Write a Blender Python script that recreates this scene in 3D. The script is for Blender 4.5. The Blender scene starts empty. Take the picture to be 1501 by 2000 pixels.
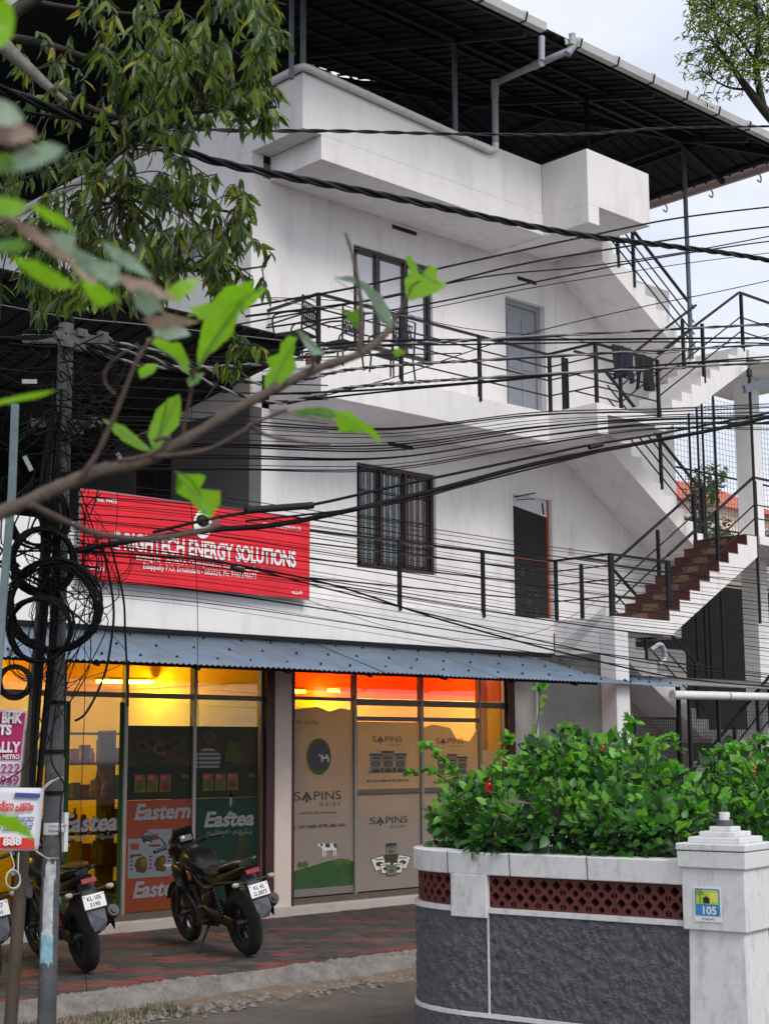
import bpy, bmesh, math, random
from mathutils import Vector, Matrix
R=random.Random(7)
rad=math.radians
S=bpy.context.scene
COL=S.collection
# ---------------------------------------------------------------- camera
FW=Vector((0.67874599,0.71738914,0.15702454)).normalized()
YAW=0.813069761; PIT=0.157677096; ROL=-0.00567178465
_rt=Vector((math.sin(YAW),-math.cos(YAW),0)); _up=_rt.cross(FW)
RT=(math.cos(ROL)*_rt+math.sin(ROL)*_up); UP=(-math.sin(ROL)*_rt+math.cos(ROL)*_up)
F=2980.0; CAM=Vector((0,0,1.9))
cd=bpy.data.cameras.new('camera'); cam=bpy.data.objects.new('camera',cd); COL.objects.link(cam)
cam.matrix_world=Matrix(((RT.x,UP.x,-FW.x,CAM.x),(RT.y,UP.y,-FW.y,CAM.y),(RT.z,UP.z,-FW.z,CAM.z),(0,0,0,1)))
cd.sensor_fit='VERTICAL'; cd.sensor_height=36; cd.sensor_width=27; cd.lens=F/2000*36
cd.clip_start=.05; cd.clip_end=3000
cd.dof.use_dof=True; cd.dof.focus_distance=19; cd.dof.aperture_fstop=5.6
S.camera=cam
S.render.engine='CYCLES'
S.render.resolution_x=768; S.render.resolution_y=1024
# ---------------------------------------------------------------- sky and sun (overcast)
w=bpy.data.worlds.new('World'); S.world=w; w.use_nodes=True
nt=w.node_tree; nt.nodes.clear()
N=nt.nodes.new; Lk=nt.links.new
out=N('ShaderNodeOutputWorld'); bg=N('ShaderNodeBackground'); sky=N('ShaderNodeTexSky')
sky.sky_type='NISHITA'; sky.sun_disc=False; sky.sun_elevation=rad(48); sky.sun_rotation=rad(195)
try: sky.dust_density=3.0
except: pass
tc=N('ShaderNodeTexCoord'); mp=N('ShaderNodeMapping'); mp.inputs['Scale'].default_value=(1.6,1.6,4.0)
nz=N('ShaderNodeTexNoise'); nz.inputs['Scale'].default_value=2.3; nz.inputs['Detail'].default_value=6; nz.inputs['Roughness'].default_value=.5
cr=N('ShaderNodeValToRGB'); cr.color_ramp.elements[0].position=.36; cr.color_ramp.elements[0].color=(5.7,6.15,7.3,1); cr.color_ramp.elements[1].position=.62; cr.color_ramp.elements[1].color=(8.0,8.1,8.5,1)
mx=N('ShaderNodeMix'); mx.data_type='RGBA'
mx.inputs[0].default_value=.82
Lk(tc.outputs['Generated'],mp.inputs['Vector']); Lk(mp.outputs['Vector'],nz.inputs['Vector']); Lk(nz.outputs['Fac'],cr.inputs['Fac'])
Lk(cr.outputs['Color'],mx.inputs[7]); Lk(sky.outputs['Color'],mx.inputs[6]); Lk(mx.outputs[2],bg.inputs['Color'])
bg.inputs['Strength'].default_value=.10
Lk(bg.outputs[0],out.inputs[0])
sl=bpy.data.lights.new('sun','SUN'); sl.energy=1.35; sl.angle=rad(22); sl.color=(1,.96,.9)
so=bpy.data.objects.new('sun',sl); COL.objects.link(so)
so.rotation_euler=(Vector((0,0,-1)).rotation_difference(Vector((.10,.75,-.80)).normalized())).to_euler()
vs=S.view_settings; vs.view_transform='Standard'; vs.look='None'; vs.exposure=0.52; vs.gamma=1; vs.use_curve_mapping=False
# ---------------------------------------------------------------- helpers
def at(px,py,X=None,Y=None,Z=None,D=None):
    d=FW*F+RT*(px-750.5)-UP*(py-1000); d=d/F
    if X is not None: return CAM+d*(X/d.x)
    if Y is not None: return CAM+d*(Y/d.y)
    if Z is not None: return CAM+d*((Z-CAM.z)/d.z)
    return CAM+d*D
def L(*c): return c
MATS={}
def mat(name,col,rough=.6,var=0.0,vscale=3.0,bump=0.0,bscale=40,metal=0,spec=.5,trans=0,tcol=None,emit=None,estr=0,alpha=1,coat=0,stain=None,stretch=(1,1,1),col2=None,objvar=0.0,detail=5):
    m=bpy.data.materials.new(name); m.use_nodes=True; t=m.node_tree; b=t.nodes['Principled BSDF']; o=t.nodes['Material Output']
    b.inputs['Roughness'].default_value=rough; b.inputs['Metallic'].default_value=metal
    b.inputs['Specular IOR Level'].default_value=spec; b.inputs['Alpha'].default_value=alpha
    b.inputs['Coat Weight'].default_value=coat
    b.inputs['Base Color'].default_value=(*col,1)
    tcn=t.nodes.new('ShaderNodeTexCoord'); mpn=t.nodes.new('ShaderNodeMapping'); mpn.inputs['Scale'].default_value=stretch
    t.links.new(tcn.outputs['Object'],mpn.inputs['Vector'])
    last=None
    if var>0 or col2:
        n=t.nodes.new('ShaderNodeTexNoise'); n.inputs['Scale'].default_value=vscale; n.inputs['Detail'].default_value=detail; n.inputs['Roughness'].default_value=.62
        t.links.new(mpn.outputs[0],n.inputs['Vector'])
        r=t.nodes.new('ShaderNodeValToRGB'); e=r.color_ramp.elements
        e[0].position=.3; e[1].position=.7
        c2=col2 or tuple(min(1,c*(1+var)) for c in col)
        e[0].color=(*[c*(1-var) for c in col],1); e[1].color=(*c2,1)
        t.links.new(n.outputs['Fac'],r.inputs['Fac']); last=r.outputs['Color']
    if stain:
        n=t.nodes.new('ShaderNodeTexNoise'); n.inputs['Scale'].default_value=stain[1]; n.inputs['Detail'].default_value=8; n.inputs['Roughness'].default_value=.7
        mp2=t.nodes.new('ShaderNodeMapping'); mp2.inputs['Scale'].default_value=stain[3] if len(stain)>3 else (1,1,1)
        t.links.new(tcn.outputs['Object'],mp2.inputs['Vector']); t.links.new(mp2.outputs[0],n.inputs['Vector'])
        r=t.nodes.new('ShaderNodeValToRGB'); e=r.color_ramp.elements; e[0].position=.5; e[0].color=(0,0,0,1); e[1].position=.78; e[1].color=(stain[2],)*3+(1,)
        t.links.new(n.outputs['Fac'],r.inputs['Fac'])
        mi=t.nodes.new('ShaderNodeMix'); mi.data_type='RGBA'; mi.inputs[7].default_value=(*stain[0],1)
        t.links.new(r.outputs['Color'],mi.inputs[0])
        if last: t.links.new(last,mi.inputs[6])
        else: mi.inputs[6].default_value=(*col,1)
        last=mi.outputs[2]
    if objvar>0:
        oi=t.nodes.new('ShaderNodeObjectInfo'); hs=t.nodes.new('ShaderNodeHueSaturation')
        mr=t.nodes.new('ShaderNodeMapRange'); mr.inputs['To Min'].default_value=1-objvar; mr.inputs['To Max'].default_value=1+objvar
        t.links.new(oi.outputs['Random'],mr.inputs['Value']); t.links.new(mr.outputs[0],hs.inputs['Value'])
        if last: t.links.new(last,hs.inputs['Color'])
        else: hs.inputs['Color'].default_value=(*col,1)
        last=hs.outputs[0]
    if last: t.links.new(last,b.inputs['Base Color'])
    if bump>0:
        n=t.nodes.new('ShaderNodeTexNoise'); n.inputs['Scale'].default_value=bscale; n.inputs['Detail'].default_value=6
        t.links.new(mpn.outputs[0],n.inputs['Vector'])
        bp=t.nodes.new('ShaderNodeBump'); bp.inputs['Strength'].default_value=1; bp.inputs['Distance'].default_value=bump
        t.links.new(n.outputs['Fac'],bp.inputs['Height']); t.links.new(bp.outputs[0],b.inputs['Normal'])
    if emit: b.inputs['Emission Color'].default_value=(*emit,1); b.inputs['Emission Strength'].default_value=estr
    if trans>0:
        tr=t.nodes.new('ShaderNodeBsdfTranslucent'); ms=t.nodes.new('ShaderNodeMixShader'); ms.inputs[0].default_value=trans
        if tcol: tr.inputs['Color'].default_value=(*tcol,1)
        elif last: t.links.new(last,tr.inputs['Color'])
        else: tr.inputs['Color'].default_value=(*col,1)
        t.links.new(b.outputs[0],ms.inputs[1]); t.links.new(tr.outputs[0],ms.inputs[2]); t.links.new(ms.outputs[0],o.inputs['Surface'])
    MATS[name]=m; return m
def glass(name,tint,gl=.12,rough=.03):
    m=bpy.data.materials.new(name); m.use_nodes=True; t=m.node_tree; t.nodes.clear()
    o=t.nodes.new('ShaderNodeOutputMaterial'); a=t.nodes.new('ShaderNodeBsdfTransparent'); a.inputs[0].default_value=(*tint,1)
    g=t.nodes.new('ShaderNodeBsdfGlossy'); g.inputs['Roughness'].default_value=rough
    f=t.nodes.new('ShaderNodeFresnel'); f.inputs['IOR'].default_value=1.5
    ad=t.nodes.new('ShaderNodeMath'); ad.operation='MULTIPLY_ADD'; ad.inputs[1].default_value=1.0; ad.inputs[2].default_value=gl*.3
    x=t.nodes.new('ShaderNodeMixShader'); t.links.new(f.outputs[0],ad.inputs[0]); ge=t.nodes.new('ShaderNodeNewGeometry'); iv=t.nodes.new('ShaderNodeMath'); iv.operation='SUBTRACT'; iv.inputs[0].default_value=1; t.links.new(ge.outputs['Backfacing'],iv.inputs[1]); ml=t.nodes.new('ShaderNodeMath'); ml.operation='MULTIPLY'; t.links.new(ad.outputs[0],ml.inputs[0]); t.links.new(iv.outputs[0],ml.inputs[1]); t.links.new(ml.outputs[0],x.inputs[0]); t.links.new(a.outputs[0],x.inputs[1]); t.links.new(g.outputs[0],x.inputs[2]); t.links.new(x.outputs[0],o.inputs[0])
    MATS[name]=m; return m
def M_(n): return MATS[n]
def origin(o):
    v=Vector((0,0,0))
    while o: v+=o.location; o=o.parent
    return v
def tag(o,label=None,cat=None,group=None,kind=None):
    if label: o['label']=label
    if cat: o['category']=cat
    if group: o['group']=group
    if kind: o['kind']=kind
    return o
def empty(name,loc=(0,0,0),label=None,cat=None,group=None):
    o=bpy.data.objects.new(name,None); COL.objects.link(o); o.location=loc; o.empty_display_size=.1
    return tag(o,label,cat,group)
class MB:
    def __init__(s): s.v=[]; s.f=[]; s.m=[]; s.sm=[]
    def add(s,vs,fs,m=0,smooth=False):
        k=len(s.v); s.v+= [tuple(v) for v in vs]
        for f in fs: s.f.append(tuple(i+k for i in f)); s.m.append(m); s.sm.append(smooth)
    def box(s,x0,x1,y0,y1,z0,z1,m=0):
        x0,x1=min(x0,x1),max(x0,x1); y0,y1=min(y0,y1),max(y0,y1); z0,z1=min(z0,z1),max(z0,z1)
        v=[(x,y,z) for z in (z0,z1) for y in (y0,y1) for x in (x0,x1)]
        s.add(v,[(0,2,3,1),(4,5,7,6),(0,1,5,4),(2,6,7,3),(0,4,6,2),(1,3,7,5)],m); return s
    def obox(s,c,ax,ay,az,m=0):
        c=Vector(c); ax=Vector(ax);ay=Vector(ay);az=Vector(az)
        v=[c+ax*i+ay*j+az*k for k in (-1,1) for j in (-1,1) for i in (-1,1)]
        s.add(v,[(0,2,3,1),(4,5,7,6),(0,1,5,4),(2,6,7,3),(0,4,6,2),(1,3,7,5)],m); return s
    def bar(s,a,b,w,h=None,m=0,up=(0,0,1)):
        a=Vector(a);b=Vector(b); d=b-a; l=d.length
        if l<1e-6: return s
        d/=l; u=Vector(up)
        if abs(d.dot(u))>.98: u=Vector((1,0,0))
        sd=d.cross(u).normalized(); u=sd.cross(d)
        return s.obox((a+b)/2,d*l/2,sd*w/2,u*(h or w)/2,m)
    def tube(s,pts,r,n=8,m=0,caps=True,smooth=True,closed=False):
        pts=[Vector(p) for p in pts]; K=len(pts); rs=r if isinstance(r,(list,tuple)) else [r]*K
        up=None; rings=[]
        for i,p in enumerate(pts):
            if closed: d=pts[(i+1)%K]-pts[i-1]
            else: d=pts[min(i+1,K-1)]-pts[max(i-1,0)]
            if d.length<1e-9: d=Vector((0,0,1))
            d.normalize()
            if up is None: up=Vector((0,0,1)) if abs(d.z)<.9 else Vector((1,0,0))
            a=up-d*up.dot(d)
            if a.length<1e-6: a=d.orthogonal()
            a.normalize(); up=a; b=d.cross(a)
            rings.append([p+(a*math.cos(2*math.pi*j/n)+b*math.sin(2*math.pi*j/n))*rs[i] for j in range(n)])
        v=[q for g in rings for q in g]; f=[]
        for i in range(K if closed else K-1):
            k=(i+1)%K
            for j in range(n): f.append((i*n+j,i*n+(j+1)%n,k*n+(j+1)%n,k*n+j))
        s.add(v,f,m,smooth)
        if caps and not closed: s.add(rings[0],[tuple(range(n))[::-1]],m); s.add(rings[-1],[tuple(range(n))],m)
        return s
    def prism(s,poly,y0,y1,plane='xz',m=0):
        n=len(poly)
        def P(a,b,c):
            return (a,c,b) if plane=='xz' else ((c,a,b) if plane=='yz' else (a,b,c))
        v=[P(a,b,y0) for a,b in poly]+[P(a,b,y1) for a,b in poly]
        f=[tuple(range(n)),tuple(range(2*n-1,n-1,-1))]+[(i,i+n,(i+1)%n+n,(i+1)%n) for i in range(n)]
        s.add(v,f,m); return s
    def loft(s,secs,n=14,m=0,axis='x',e=2.4,cap=True):
        # secs: (x, yc, zc, hw, hh)
        rings=[]
        for (x,yc,zc,hw,hh) in secs:
            g=[]
            for j in range(n):
                t=2*math.pi*j/n; c,sn=math.cos(t),math.sin(t)
                g.append((x,yc+hw*math.copysign(abs(c)**(2/e),c),zc+hh*math.copysign(abs(sn)**(2/e),sn)))
            rings.append(g)
        v=[q for g in rings for q in g]; f=[]
        for i in range(len(secs)-1):
            for j in range(n): f.append((i*n+j,i*n+(j+1)%n,(i+1)*n+(j+1)%n,(i+1)*n+j))
        s.add(v,f,m,True)
        if cap: s.add(rings[0],[tuple(range(n))[::-1]],m); s.add(rings[-1],[tuple(range(n))],m)
        return s
    def build(s,name,mats,parent=None,bevel=0,world=True,kind=None,fix=True):
        if isinstance(mats,str): mats=[mats]
        me=bpy.data.meshes.new(name); off=origin(parent) if (parent and world) else Vector((0,0,0))
        me.from_pydata([(v[0]-off.x,v[1]-off.y,v[2]-off.z) for v in s.v],[],s.f)
        for mm in mats: me.materials.append(MATS[mm])
        me.polygons.foreach_set('material_index',s.m); me.polygons.foreach_set('use_smooth',s.sm)
        if fix and len(s.f)<20000:
            b=bmesh.new(); b.from_mesh(me); bmesh.ops.recalc_face_normals(b,faces=b.faces); b.to_mesh(me); b.free()
        me.update()
        o=bpy.data.objects.new(name,me); COL.objects.link(o)
        if parent: o.parent=parent
        if bevel:
            md=o.modifiers.new('bevel','BEVEL'); md.width=bevel; md.segments=2; md.limit_method='ANGLE'
        if kind: o['kind']=kind
        return o
def smooth_path(pts,n=6):
    pts=[Vector(p) for p in pts]; o=[]
    for i in range(len(pts)-1):
        p0=pts[max(i-1,0)];p1=pts[i];p2=pts[i+1];p3=pts[min(i+2,len(pts)-1)]
        for k in range(n):
            t=k/n; o.append(.5*((2*p1)+(p2-p0)*t+(2*p0-5*p1+4*p2-p3)*t*t+(3*p1-p0-3*p2+p3)*t**3))
    o.append(pts[-1]); return o
_tc={}
def text(s_,size,loc,mats,parent,ux=(1,0,0),uy=(0,0,1),align='LEFT',sx=1.0,bold=0.0,shear=0.0,name='lettering',ext=.0008,world=True,fitw=None):
    cu=bpy.data.curves.new('t','FONT'); cu.body=s_; cu.size=1; cu.align_x=align; cu.align_y='BOTTOM_BASELINE'
    cu.offset=bold; cu.shear=shear; cu.extrude=0; cu.resolution_u=3; cu.fill_mode='FRONT'
    to=bpy.data.objects.new('t',cu); COL.objects.link(to)
    dg=bpy.context.evaluated_depsgraph_get(); me=bpy.data.meshes.new_from_object(to.evaluated_get(dg))
    bpy.data.objects.remove(to); bpy.data.curves.remove(cu)
    vs=[v.co.copy() for v in me.vertices]
    if not vs: return None
    if fitw: 
        xs=[v.x for v in vs]; sx=fitw/((max(xs)-min(xs))*size)
    ux=Vector(ux).normalized(); uy=Vector(uy).normalized(); off=origin(parent) if (parent and world) else Vector((0,0,0))
    loc=Vector(loc)
    for v in me.vertices: v.co=loc+ux*(v.co.x*size*sx)+uy*(v.co.y*size)-off
    me.materials.clear(); me.materials.append(MATS[mats])
    me.name=name
    o=bpy.data.objects.new(name,me); COL.objects.link(o); o.parent=parent
    return o
# ---------------------------------------------------------------- materials
mat('white_paint',(.83,.805,.80),.75,.05,1.2,.002,22,stain=((.36,.33,.30),2.6,.34,(1.6,1.6,.35)))
mat('off_white',(.77,.76,.76),.75,.04,2,.001,30,stain=((.42,.40,.36),2.0,.3,(2,2,.5)))
mat('grey_wall',(.42,.40,.38),.8,.06,2,.0015,30,stain=((.2,.18,.16),2.5,.4))
mat('pink_cream',(.68,.55,.48),.75,.05,2,.001,30,stain=((.4,.35,.3),3,.4))
mat('plinth_paint',(.48,.42,.38),.8,.06,3,.002,25,stain=((.22,.19,.16),3,.75,(1,1,1)))
mat('black_steel',(.009,.010,.013),.5,spec=.25,var=.2,vscale=10,bump=.0003,bscale=80,stain=((.12,.06,.03),14,.25))
mat('bluegrey_steel',(.12,.14,.17),.45,.2,6,.0003,80,stain=((.2,.12,.08),8,.3))
mat('roof_under',(.012,.014,.017),.85,.12,1.5,.0005,30)
mat('roof_frame',(.016,.017,.02),.7,.1,4)
mat('gutter_white',(.62,.62,.62),.45,.06,3,.0003,60,stain=((.25,.24,.22),5,.5))
mat('pink_fascia',(.55,.40,.38),.6,.06,3)
mat('pvc_grey',(.34,.37,.41),.4,.06,4,stain=((.2,.2,.2),6,.3))
mat('pvc_white',(.72,.72,.71),.4,.05,4,stain=((.4,.38,.34),6,.35))
mat('canopy_blue',(.15,.215,.29),.5,.2,1.6,.0003,50,stain=((.12,.085,.06),3.5,.55,(2.5,.6,.6)))
mat('canopy_grey',(.20,.20,.20),.55,.15,3,.0004,50,stain=((.1,.08,.07),4,.6))
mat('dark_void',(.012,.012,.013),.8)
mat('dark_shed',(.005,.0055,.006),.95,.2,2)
mat('door_blue',(.27,.285,.32),.5,.06,3,.0004,60)
mat('brown_frame',(.045,.018,.015),.4,.15,5)
mat('dark_frame',(.035,.025,.03),.4,.15,5)
mat('orange_wood',(.38,.12,.05),.45,.15,6)
mat('curtain_white',(.62,.60,.64),.9,.05,9,stretch=(6,1,.3))
mat('curtain_grey',(.14,.14,.14),.9,.2,9,stretch=(10,1,.3))
mat('curtain_red',(.34,.015,.07),.9,.2,9,stretch=(10,1,.3))
mat('step_brown',(.10,.028,.022),.45,.25,7,.0006,50,objvar=.2)
mat('step_tile',(.22,.13,.07),.5,.25,9,.0006,50,objvar=.2)
mat('sky_reflection_pane',(.70,.69,.74),.25)  # pale opaque panes, the reflected sky is put into their colour
glass('pane_glass',(.75,.78,.8),.5)
glass('shop_glass_amber',(.97,.74,.12),.25)
glass('shop_glass_orange',(1,.42,.05),.25)
glass('shop_glass_olive',(.86,.76,.10),.25)
mat('shop_frame',(.13,.10,.08),.4,.15,6,metal=.3)
mat('shop_mullion',(.26,.24,.22),.4,.1,6,metal=.3)
mat('maroon_post',(.05,.012,.014),.5,.2,6)
mat('sign_red',(.80,.010,.026),.42,.10,2.5,.004,5,stain=((.5,.02,.02),5,.5,(1,1,.3)))
mat('sign_white',(.85,.85,.85),.5,.03,5)
mat('sign_edge',(.25,.25,.26),.5)
mat('film_white',(0.3552,0.2913,0.2842),.45,.05,2,trans=.42,tcol=(.92,.98,.66),spec=.25)
mat('film_edge',(0.3045,0.2741,0.2537),.5,trans=.4,spec=.25)
mat('film_dark',(.035,.035,.035),.5)
mat('film_green',(.018,.07,.010),.5,.25,5)
mat('film_logo',(0.0700,0.0980,0.0210),.5,spec=.25)
mat('film_cow_white',(0.6090,0.5887,0.5583),.5,spec=.25)
mat('poster_orange',(0.1760,0.0352,0.0123),.42,.1,2,spec=.25)
mat('poster_green',(0.0027,0.0229,0.0123),.4,.15,2,spec=.25)
mat('poster_olive',(0.0141,0.0158,0.0035),.42,.35,4,col2=(.035,.026,.005),spec=.25)
mat('poster_olive_dark',(0.0053,0.0106,0.0027),.42,.2,4,spec=.25)
mat('poster_grey',(0.1936,0.1936,0.2069),.45,spec=.25)
mat('poster_lightgrey',(0.1408,0.1584,0.1760),.45,spec=.25)
mat('poster_skin',(0.0528,0.0246,0.0088),.5,.2,8,spec=.25)
mat('poster_yellow',(0.0968,0.0616,0.0070),.5,.3,12,spec=.25)
mat('poster_red',(0.0968,0.0133,0.0070),.5,.3,12,spec=.25)
mat('poster_lime',(0.0485,0.0573,0.0027),.5,.2,6,spec=.25)
mat('tint_green',(0.0110,0.0495,0.0055),.5,spec=.25)
mat('shop_yellow',(.84,.66,.18),.7,.06,1)
mat('shop_ochre',(.62,.42,.10),.7,.10,1)
mat('shop_orange',(.85,.20,.03),.6,.15,1)
mat('shop_ceiling',(.74,.50,.12),.7,.15,1)
mat('shop_dark',(.05,.035,.02),.7)
mat('shelf_wood',(.12,.09,.04),.6,.2,5)
mat('tube_light',(1,1,1),.5,emit=(1,.92,.76),estr=150)
mat('asphalt',(.10,.086,.075),.9,.22,6,.004,120,stain=((.20,.15,.11),1.1,.75),detail=10)
mat('concrete_kerb',(.20,.185,.17),.9,.25,7,.012,22,stain=((.09,.075,.06),4,.95))
mat('dirt',(.16,.115,.08),.95,.35,5,.01,40)
mat('paver_red',(.15,.045,.036),.8,.22,9,.0012,60,objvar=.25)
mat('paver_grey',(.072,.055,.050),.85,.25,9,.0012,60,objvar=.25)
mat('paver_black',(.05,.045,.044),.8,.25,9,.0012,60,objvar=.2)
mat('joint',(.03,.025,.022),.95,.2,9)
mat('rubble',(.27,.23,.20),.95,.3,20,.002,60,objvar=.3)
mat('roughcast',(.105,.110,.120),.8,.3,30,.02,60,stain=((.14,.15,.16),6,.4))
mat('wall_white',(.66,.66,.66),.7,.05,3,.002,30,stain=((.24,.235,.20),9,.6,(1.5,1.5,.6)))
mat('jali_red',(.105,.022,.018),.75,.2,8,.001,60)
mat('soil',(.03,.022,.016),.95)
mat('plate_white',(.75,.76,.76),.4)
mat('plate_blue',(.03,.22,.50),.4)
mat('plate_lime',(.45,.60,.05),.4)
mat('plate_yellow',(.75,.68,.12),.4)
mat('ink_black',(.015,.015,.02),.5)
mat('ink_purple',(.14,.03,.22),.5)
mat('ink_maroon',(.36,.01,.13),.5)
mat('ink_red',(.62,.04,.03),.5)
mat('ink_blue',(.06,.07,.26),.5)
mat('banner_white',(.70,.70,.76),.55,.03,3,.003,5)
mat('banner_maroon',(.42,.01,.12),.5,.05,3,.002,5)
mat('pole_grey',(.07,.074,.08),.6,.25,5,.0012,40,stain=((.30,.28,.26),4,.5))
mat('pole_wood',(.075,.058,.042),.85,.3,8,.002,40,stretch=(1,1,.2))
mat('pole_green',(.20,.30,.30),.55,.2,6,.0006,40,stain=((.3,.2,.12),7,.5))
mat('paper_scrap',(.48,.50,.52),.8,.3,12,stain=((.1,.1,.1),18,.8))
mat('paper_blue',(.22,.42,.50),.8,.3,12,stain=((.5,.5,.5),14,.8))
mat('shed_shade_grey',(.12,.12,.125),.8,.05,2,.001,30,stain=((.1,.1,.1),2,.4))  # grey carries the shade under the shed on the terrace side wall
mat('cable_black',(.005,.005,.006),.6,spec=.18)
mat('cable_dark',(.012,.012,.015),.55,spec=.3)
mat('cable_grey',(.20,.20,.20),.5)
mat('cord_white',(.55,.54,.50),.6)
mat('clamp_grey',(.09,.09,.095),.5,.2,10)
mat('bike_black',(.007,.007,.008),.3,spec=.4,coat=.2)
mat('bike_matt',(.016,.016,.018),.55)
mat('bike_tyre',(.014,.014,.014),.85,.1,20,.002,60,stain=((.09,.075,.06),9,.5))
mat('bike_metal',(.22,.21,.20),.35,.2,20,metal=.8)
mat('bike_dark_metal',(.05,.05,.05),.4,metal=.7)
mat('bike_gold',(.10,.07,.04),.35,metal=.5)
mat('bike_flap',(.07,.075,.095),.6)
mat('bike_lens',(.40,.38,.32),.15)
mat('bike_red_lens',(.25,.008,.02),.15)
mat('bike_cream',(.58,.50,.44),.4)
mat('mirror',(.8,.85,.9),.05,metal=1)
mat('bike_yellow',(.75,.62,.02),.4)
mat('bike_grey_panel',(.30,.31,.34),.4)
mat('bark_grey',(.16,.14,.12),.9,.35,14,.004,40,stretch=(1,1,.3))
mat('bark_dark',(.035,.028,.022),.9,.3,14,.002,40)
mat('leaf_dark',(.036,.078,.012),.42,.5,12,trans=.25,tcol=(.12,.20,.02),objvar=.35)
mat('leaf_mid',(.12,.20,.022),.42,.5,12,trans=.35,tcol=(.32,.44,.03),objvar=.35)
mat('leaf_yellow',(.34,.29,.03),.5,.4,8,trans=.4,tcol=(.7,.58,.04),objvar=.35)
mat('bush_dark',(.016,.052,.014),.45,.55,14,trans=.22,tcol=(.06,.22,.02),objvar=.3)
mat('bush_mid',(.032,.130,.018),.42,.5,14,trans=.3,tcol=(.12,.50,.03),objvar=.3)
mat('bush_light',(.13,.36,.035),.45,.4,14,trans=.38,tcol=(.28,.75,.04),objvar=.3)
mat('petal_red',(.65,.012,.03),.5,trans=.3)
mat('near_leaf',(.16,.38,.015),.42,.30,30,.002,60,trans=.5,tcol=(.40,.85,.02),stain=((.30,.17,.02),42,.85))
mat('near_leaf_deep',(.06,.17,.015),.42,.35,30,.002,60,trans=.4,tcol=(.25,.55,.02),stain=((.16,.08,.02),40,.8))
mat('near_leaf_pale',(.22,.33,.24),.5,.25,30,.002,60,trans=.35,tcol=(.4,.55,.35),stain=((.34,.26,.2),40,.7))
mat('near_leaf_brown',(.34,.24,.19),.7,.3,30,.002,60,trans=.3,stain=((.25,.33,.08),35,.8))
mat('near_bark',(.075,.052,.038),.75,.3,60,.003,90,stain=((.06,.045,.035),50,.7))
mat('twig_bark',(.07,.04,.03),.75,.3,60,.002,90)
mat('cloth_navy',(.012,.014,.028),.9,.2,15,.003,30)
mat('cloth_black',(.010,.012,.014),.9,.2,15,.003,30)
mat('iron_black',(.012,.012,.012),.5)
mat('far_red',(.50,.12,.07),.8,.2,1)
mat('far_cream',(.62,.50,.40),.8,.1,1)
mat('far_white',(.68,.70,.74),.8,.1,1)
mat('gap_shade_dark',(.003,.006,.004),.95,.5,6)
mat('pot_clay',(.25,.10,.06),.8)
mat('switch_ivory',(.60,.58,.40),.5)
mat('label_paper',(.60,.62,.63),.6)
mat('ground_earth',(.06,.055,.045),.95,.3,.6,.01,8)
for i,c in enumerate([(.5,.25,.04),(.55,.42,.06),(.42,.10,.03),(.18,.26,.05),(.5,.48,.36),(.25,.16,.05)]): mat('pack_%d'%i,c,.4,.25,14)
# ================================================================ GROUND
g=MB(); g.box(-400,400,-400,600,-.30,-.20); tag(g.build('ground','ground_earth'),kind='structure')
rd=MB(); rd.box(-60,80,.5,10.75,-.25,-.13); tag(rd.build('road','asphalt'),kind='structure')
# uneven concrete kerb apron between paving and road
kb=MB(); nx,ny=440,13; vs=[];fs=[]
for i in range(nx+1):
    x=4+ i*.032
    for j in range(ny+1):
        t=j/ny; y=10.62+.42*t+.035*math.sin(x*1.7)*(1-t); 
        z=-.145+ (.155*min(1,t*2.4)) + ((.016*math.sin(x*9+j)*math.sin(x*3.7+j*2)+R.uniform(-.011,.011)) if 0<j<ny else 0)+.01*math.sin(x*2.9+t*5)
        if j==0: y+=R.uniform(-.05,.05); z=-.16
        if j==ny: z=.004
        vs.append((x,y,z))
for i in range(nx):
    for j in range(ny): a=i*(ny+1)+j; fs.append((a,a+ny+1,a+ny+2,a+1))
kb.add(vs,fs,0,False); kb.build('kerb','concrete_kerb',kind='structure')
bed=MB(); bed.box(-6,18.5,10.98,14.62,-.2,-.012); pav=bed.build('pavement','joint',kind='structure')
# pavers: each a part of the pavement, 300 nearest as objects, rest joined
PW,PD=.26,.20
def paver_mesh(mn):
    m=MB(); a,b=PW/2-.004,PD/2-.004; c=.008
    v=[(-a,-b,-.03),(a,-b,-.03),(a,b,-.03),(-a,b,-.03),(-a,-b,-.004),(a,-b,-.004),(a,b,-.004),(-a,b,-.004),(-a+c,-b+c,0),(a-c,-b+c,0),(a-c,b-c,0),(-a+c,b-c,0)]
    f=[(0,1,5,4),(1,2,6,5),(2,3,7,6),(3,0,4,7),(4,5,9,8),(5,6,10,9),(6,7,11,10),(7,4,8,11),(8,9,10,11)]
    m.add(v,f); me=bpy.data.meshes.new('paver'); me.from_pydata(m.v,[],m.f); me.materials.append(MATS[mn]); return me,v,f
PM={k:paver_mesh(k) for k in ('paver_red','paver_grey','paver_black')}
cells=[]
rows=int((14.5-11.0)/PD)
for r_ in range(rows):
    y=11.03+PD*(r_+.5)
    for c_ in range(int(14/PW)+1):
        x=4.4+PW*(c_+.5*(r_%2))
        # diagonal bands of red in grey with black accents
        k=(c_*2+(r_%2)+r_)%8; q=(c_*2+(r_%2)-r_)%8
        mm='paver_red' if (k==0 and (r_//2)%3!=1) else ('paver_black' if (k in(4,) or q in (4,5)) else 'paver_grey')
        if R.random()<.30: mm=R.choice(['paver_red','paver_grey','paver_black','paver_grey'])
        if r_<2 and (c_//2)%3==0: mm='paver_red'
        cells.append((x,y,mm))
def vis(x,y):
    v=Vector((x,y,0))-CAM; z=v.dot(FW); px=750+F*v.dot(RT)/z; py=1000-F*v.dot(UP)/z
    return (-20<px<900 and 1700<py<2010),z
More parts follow.
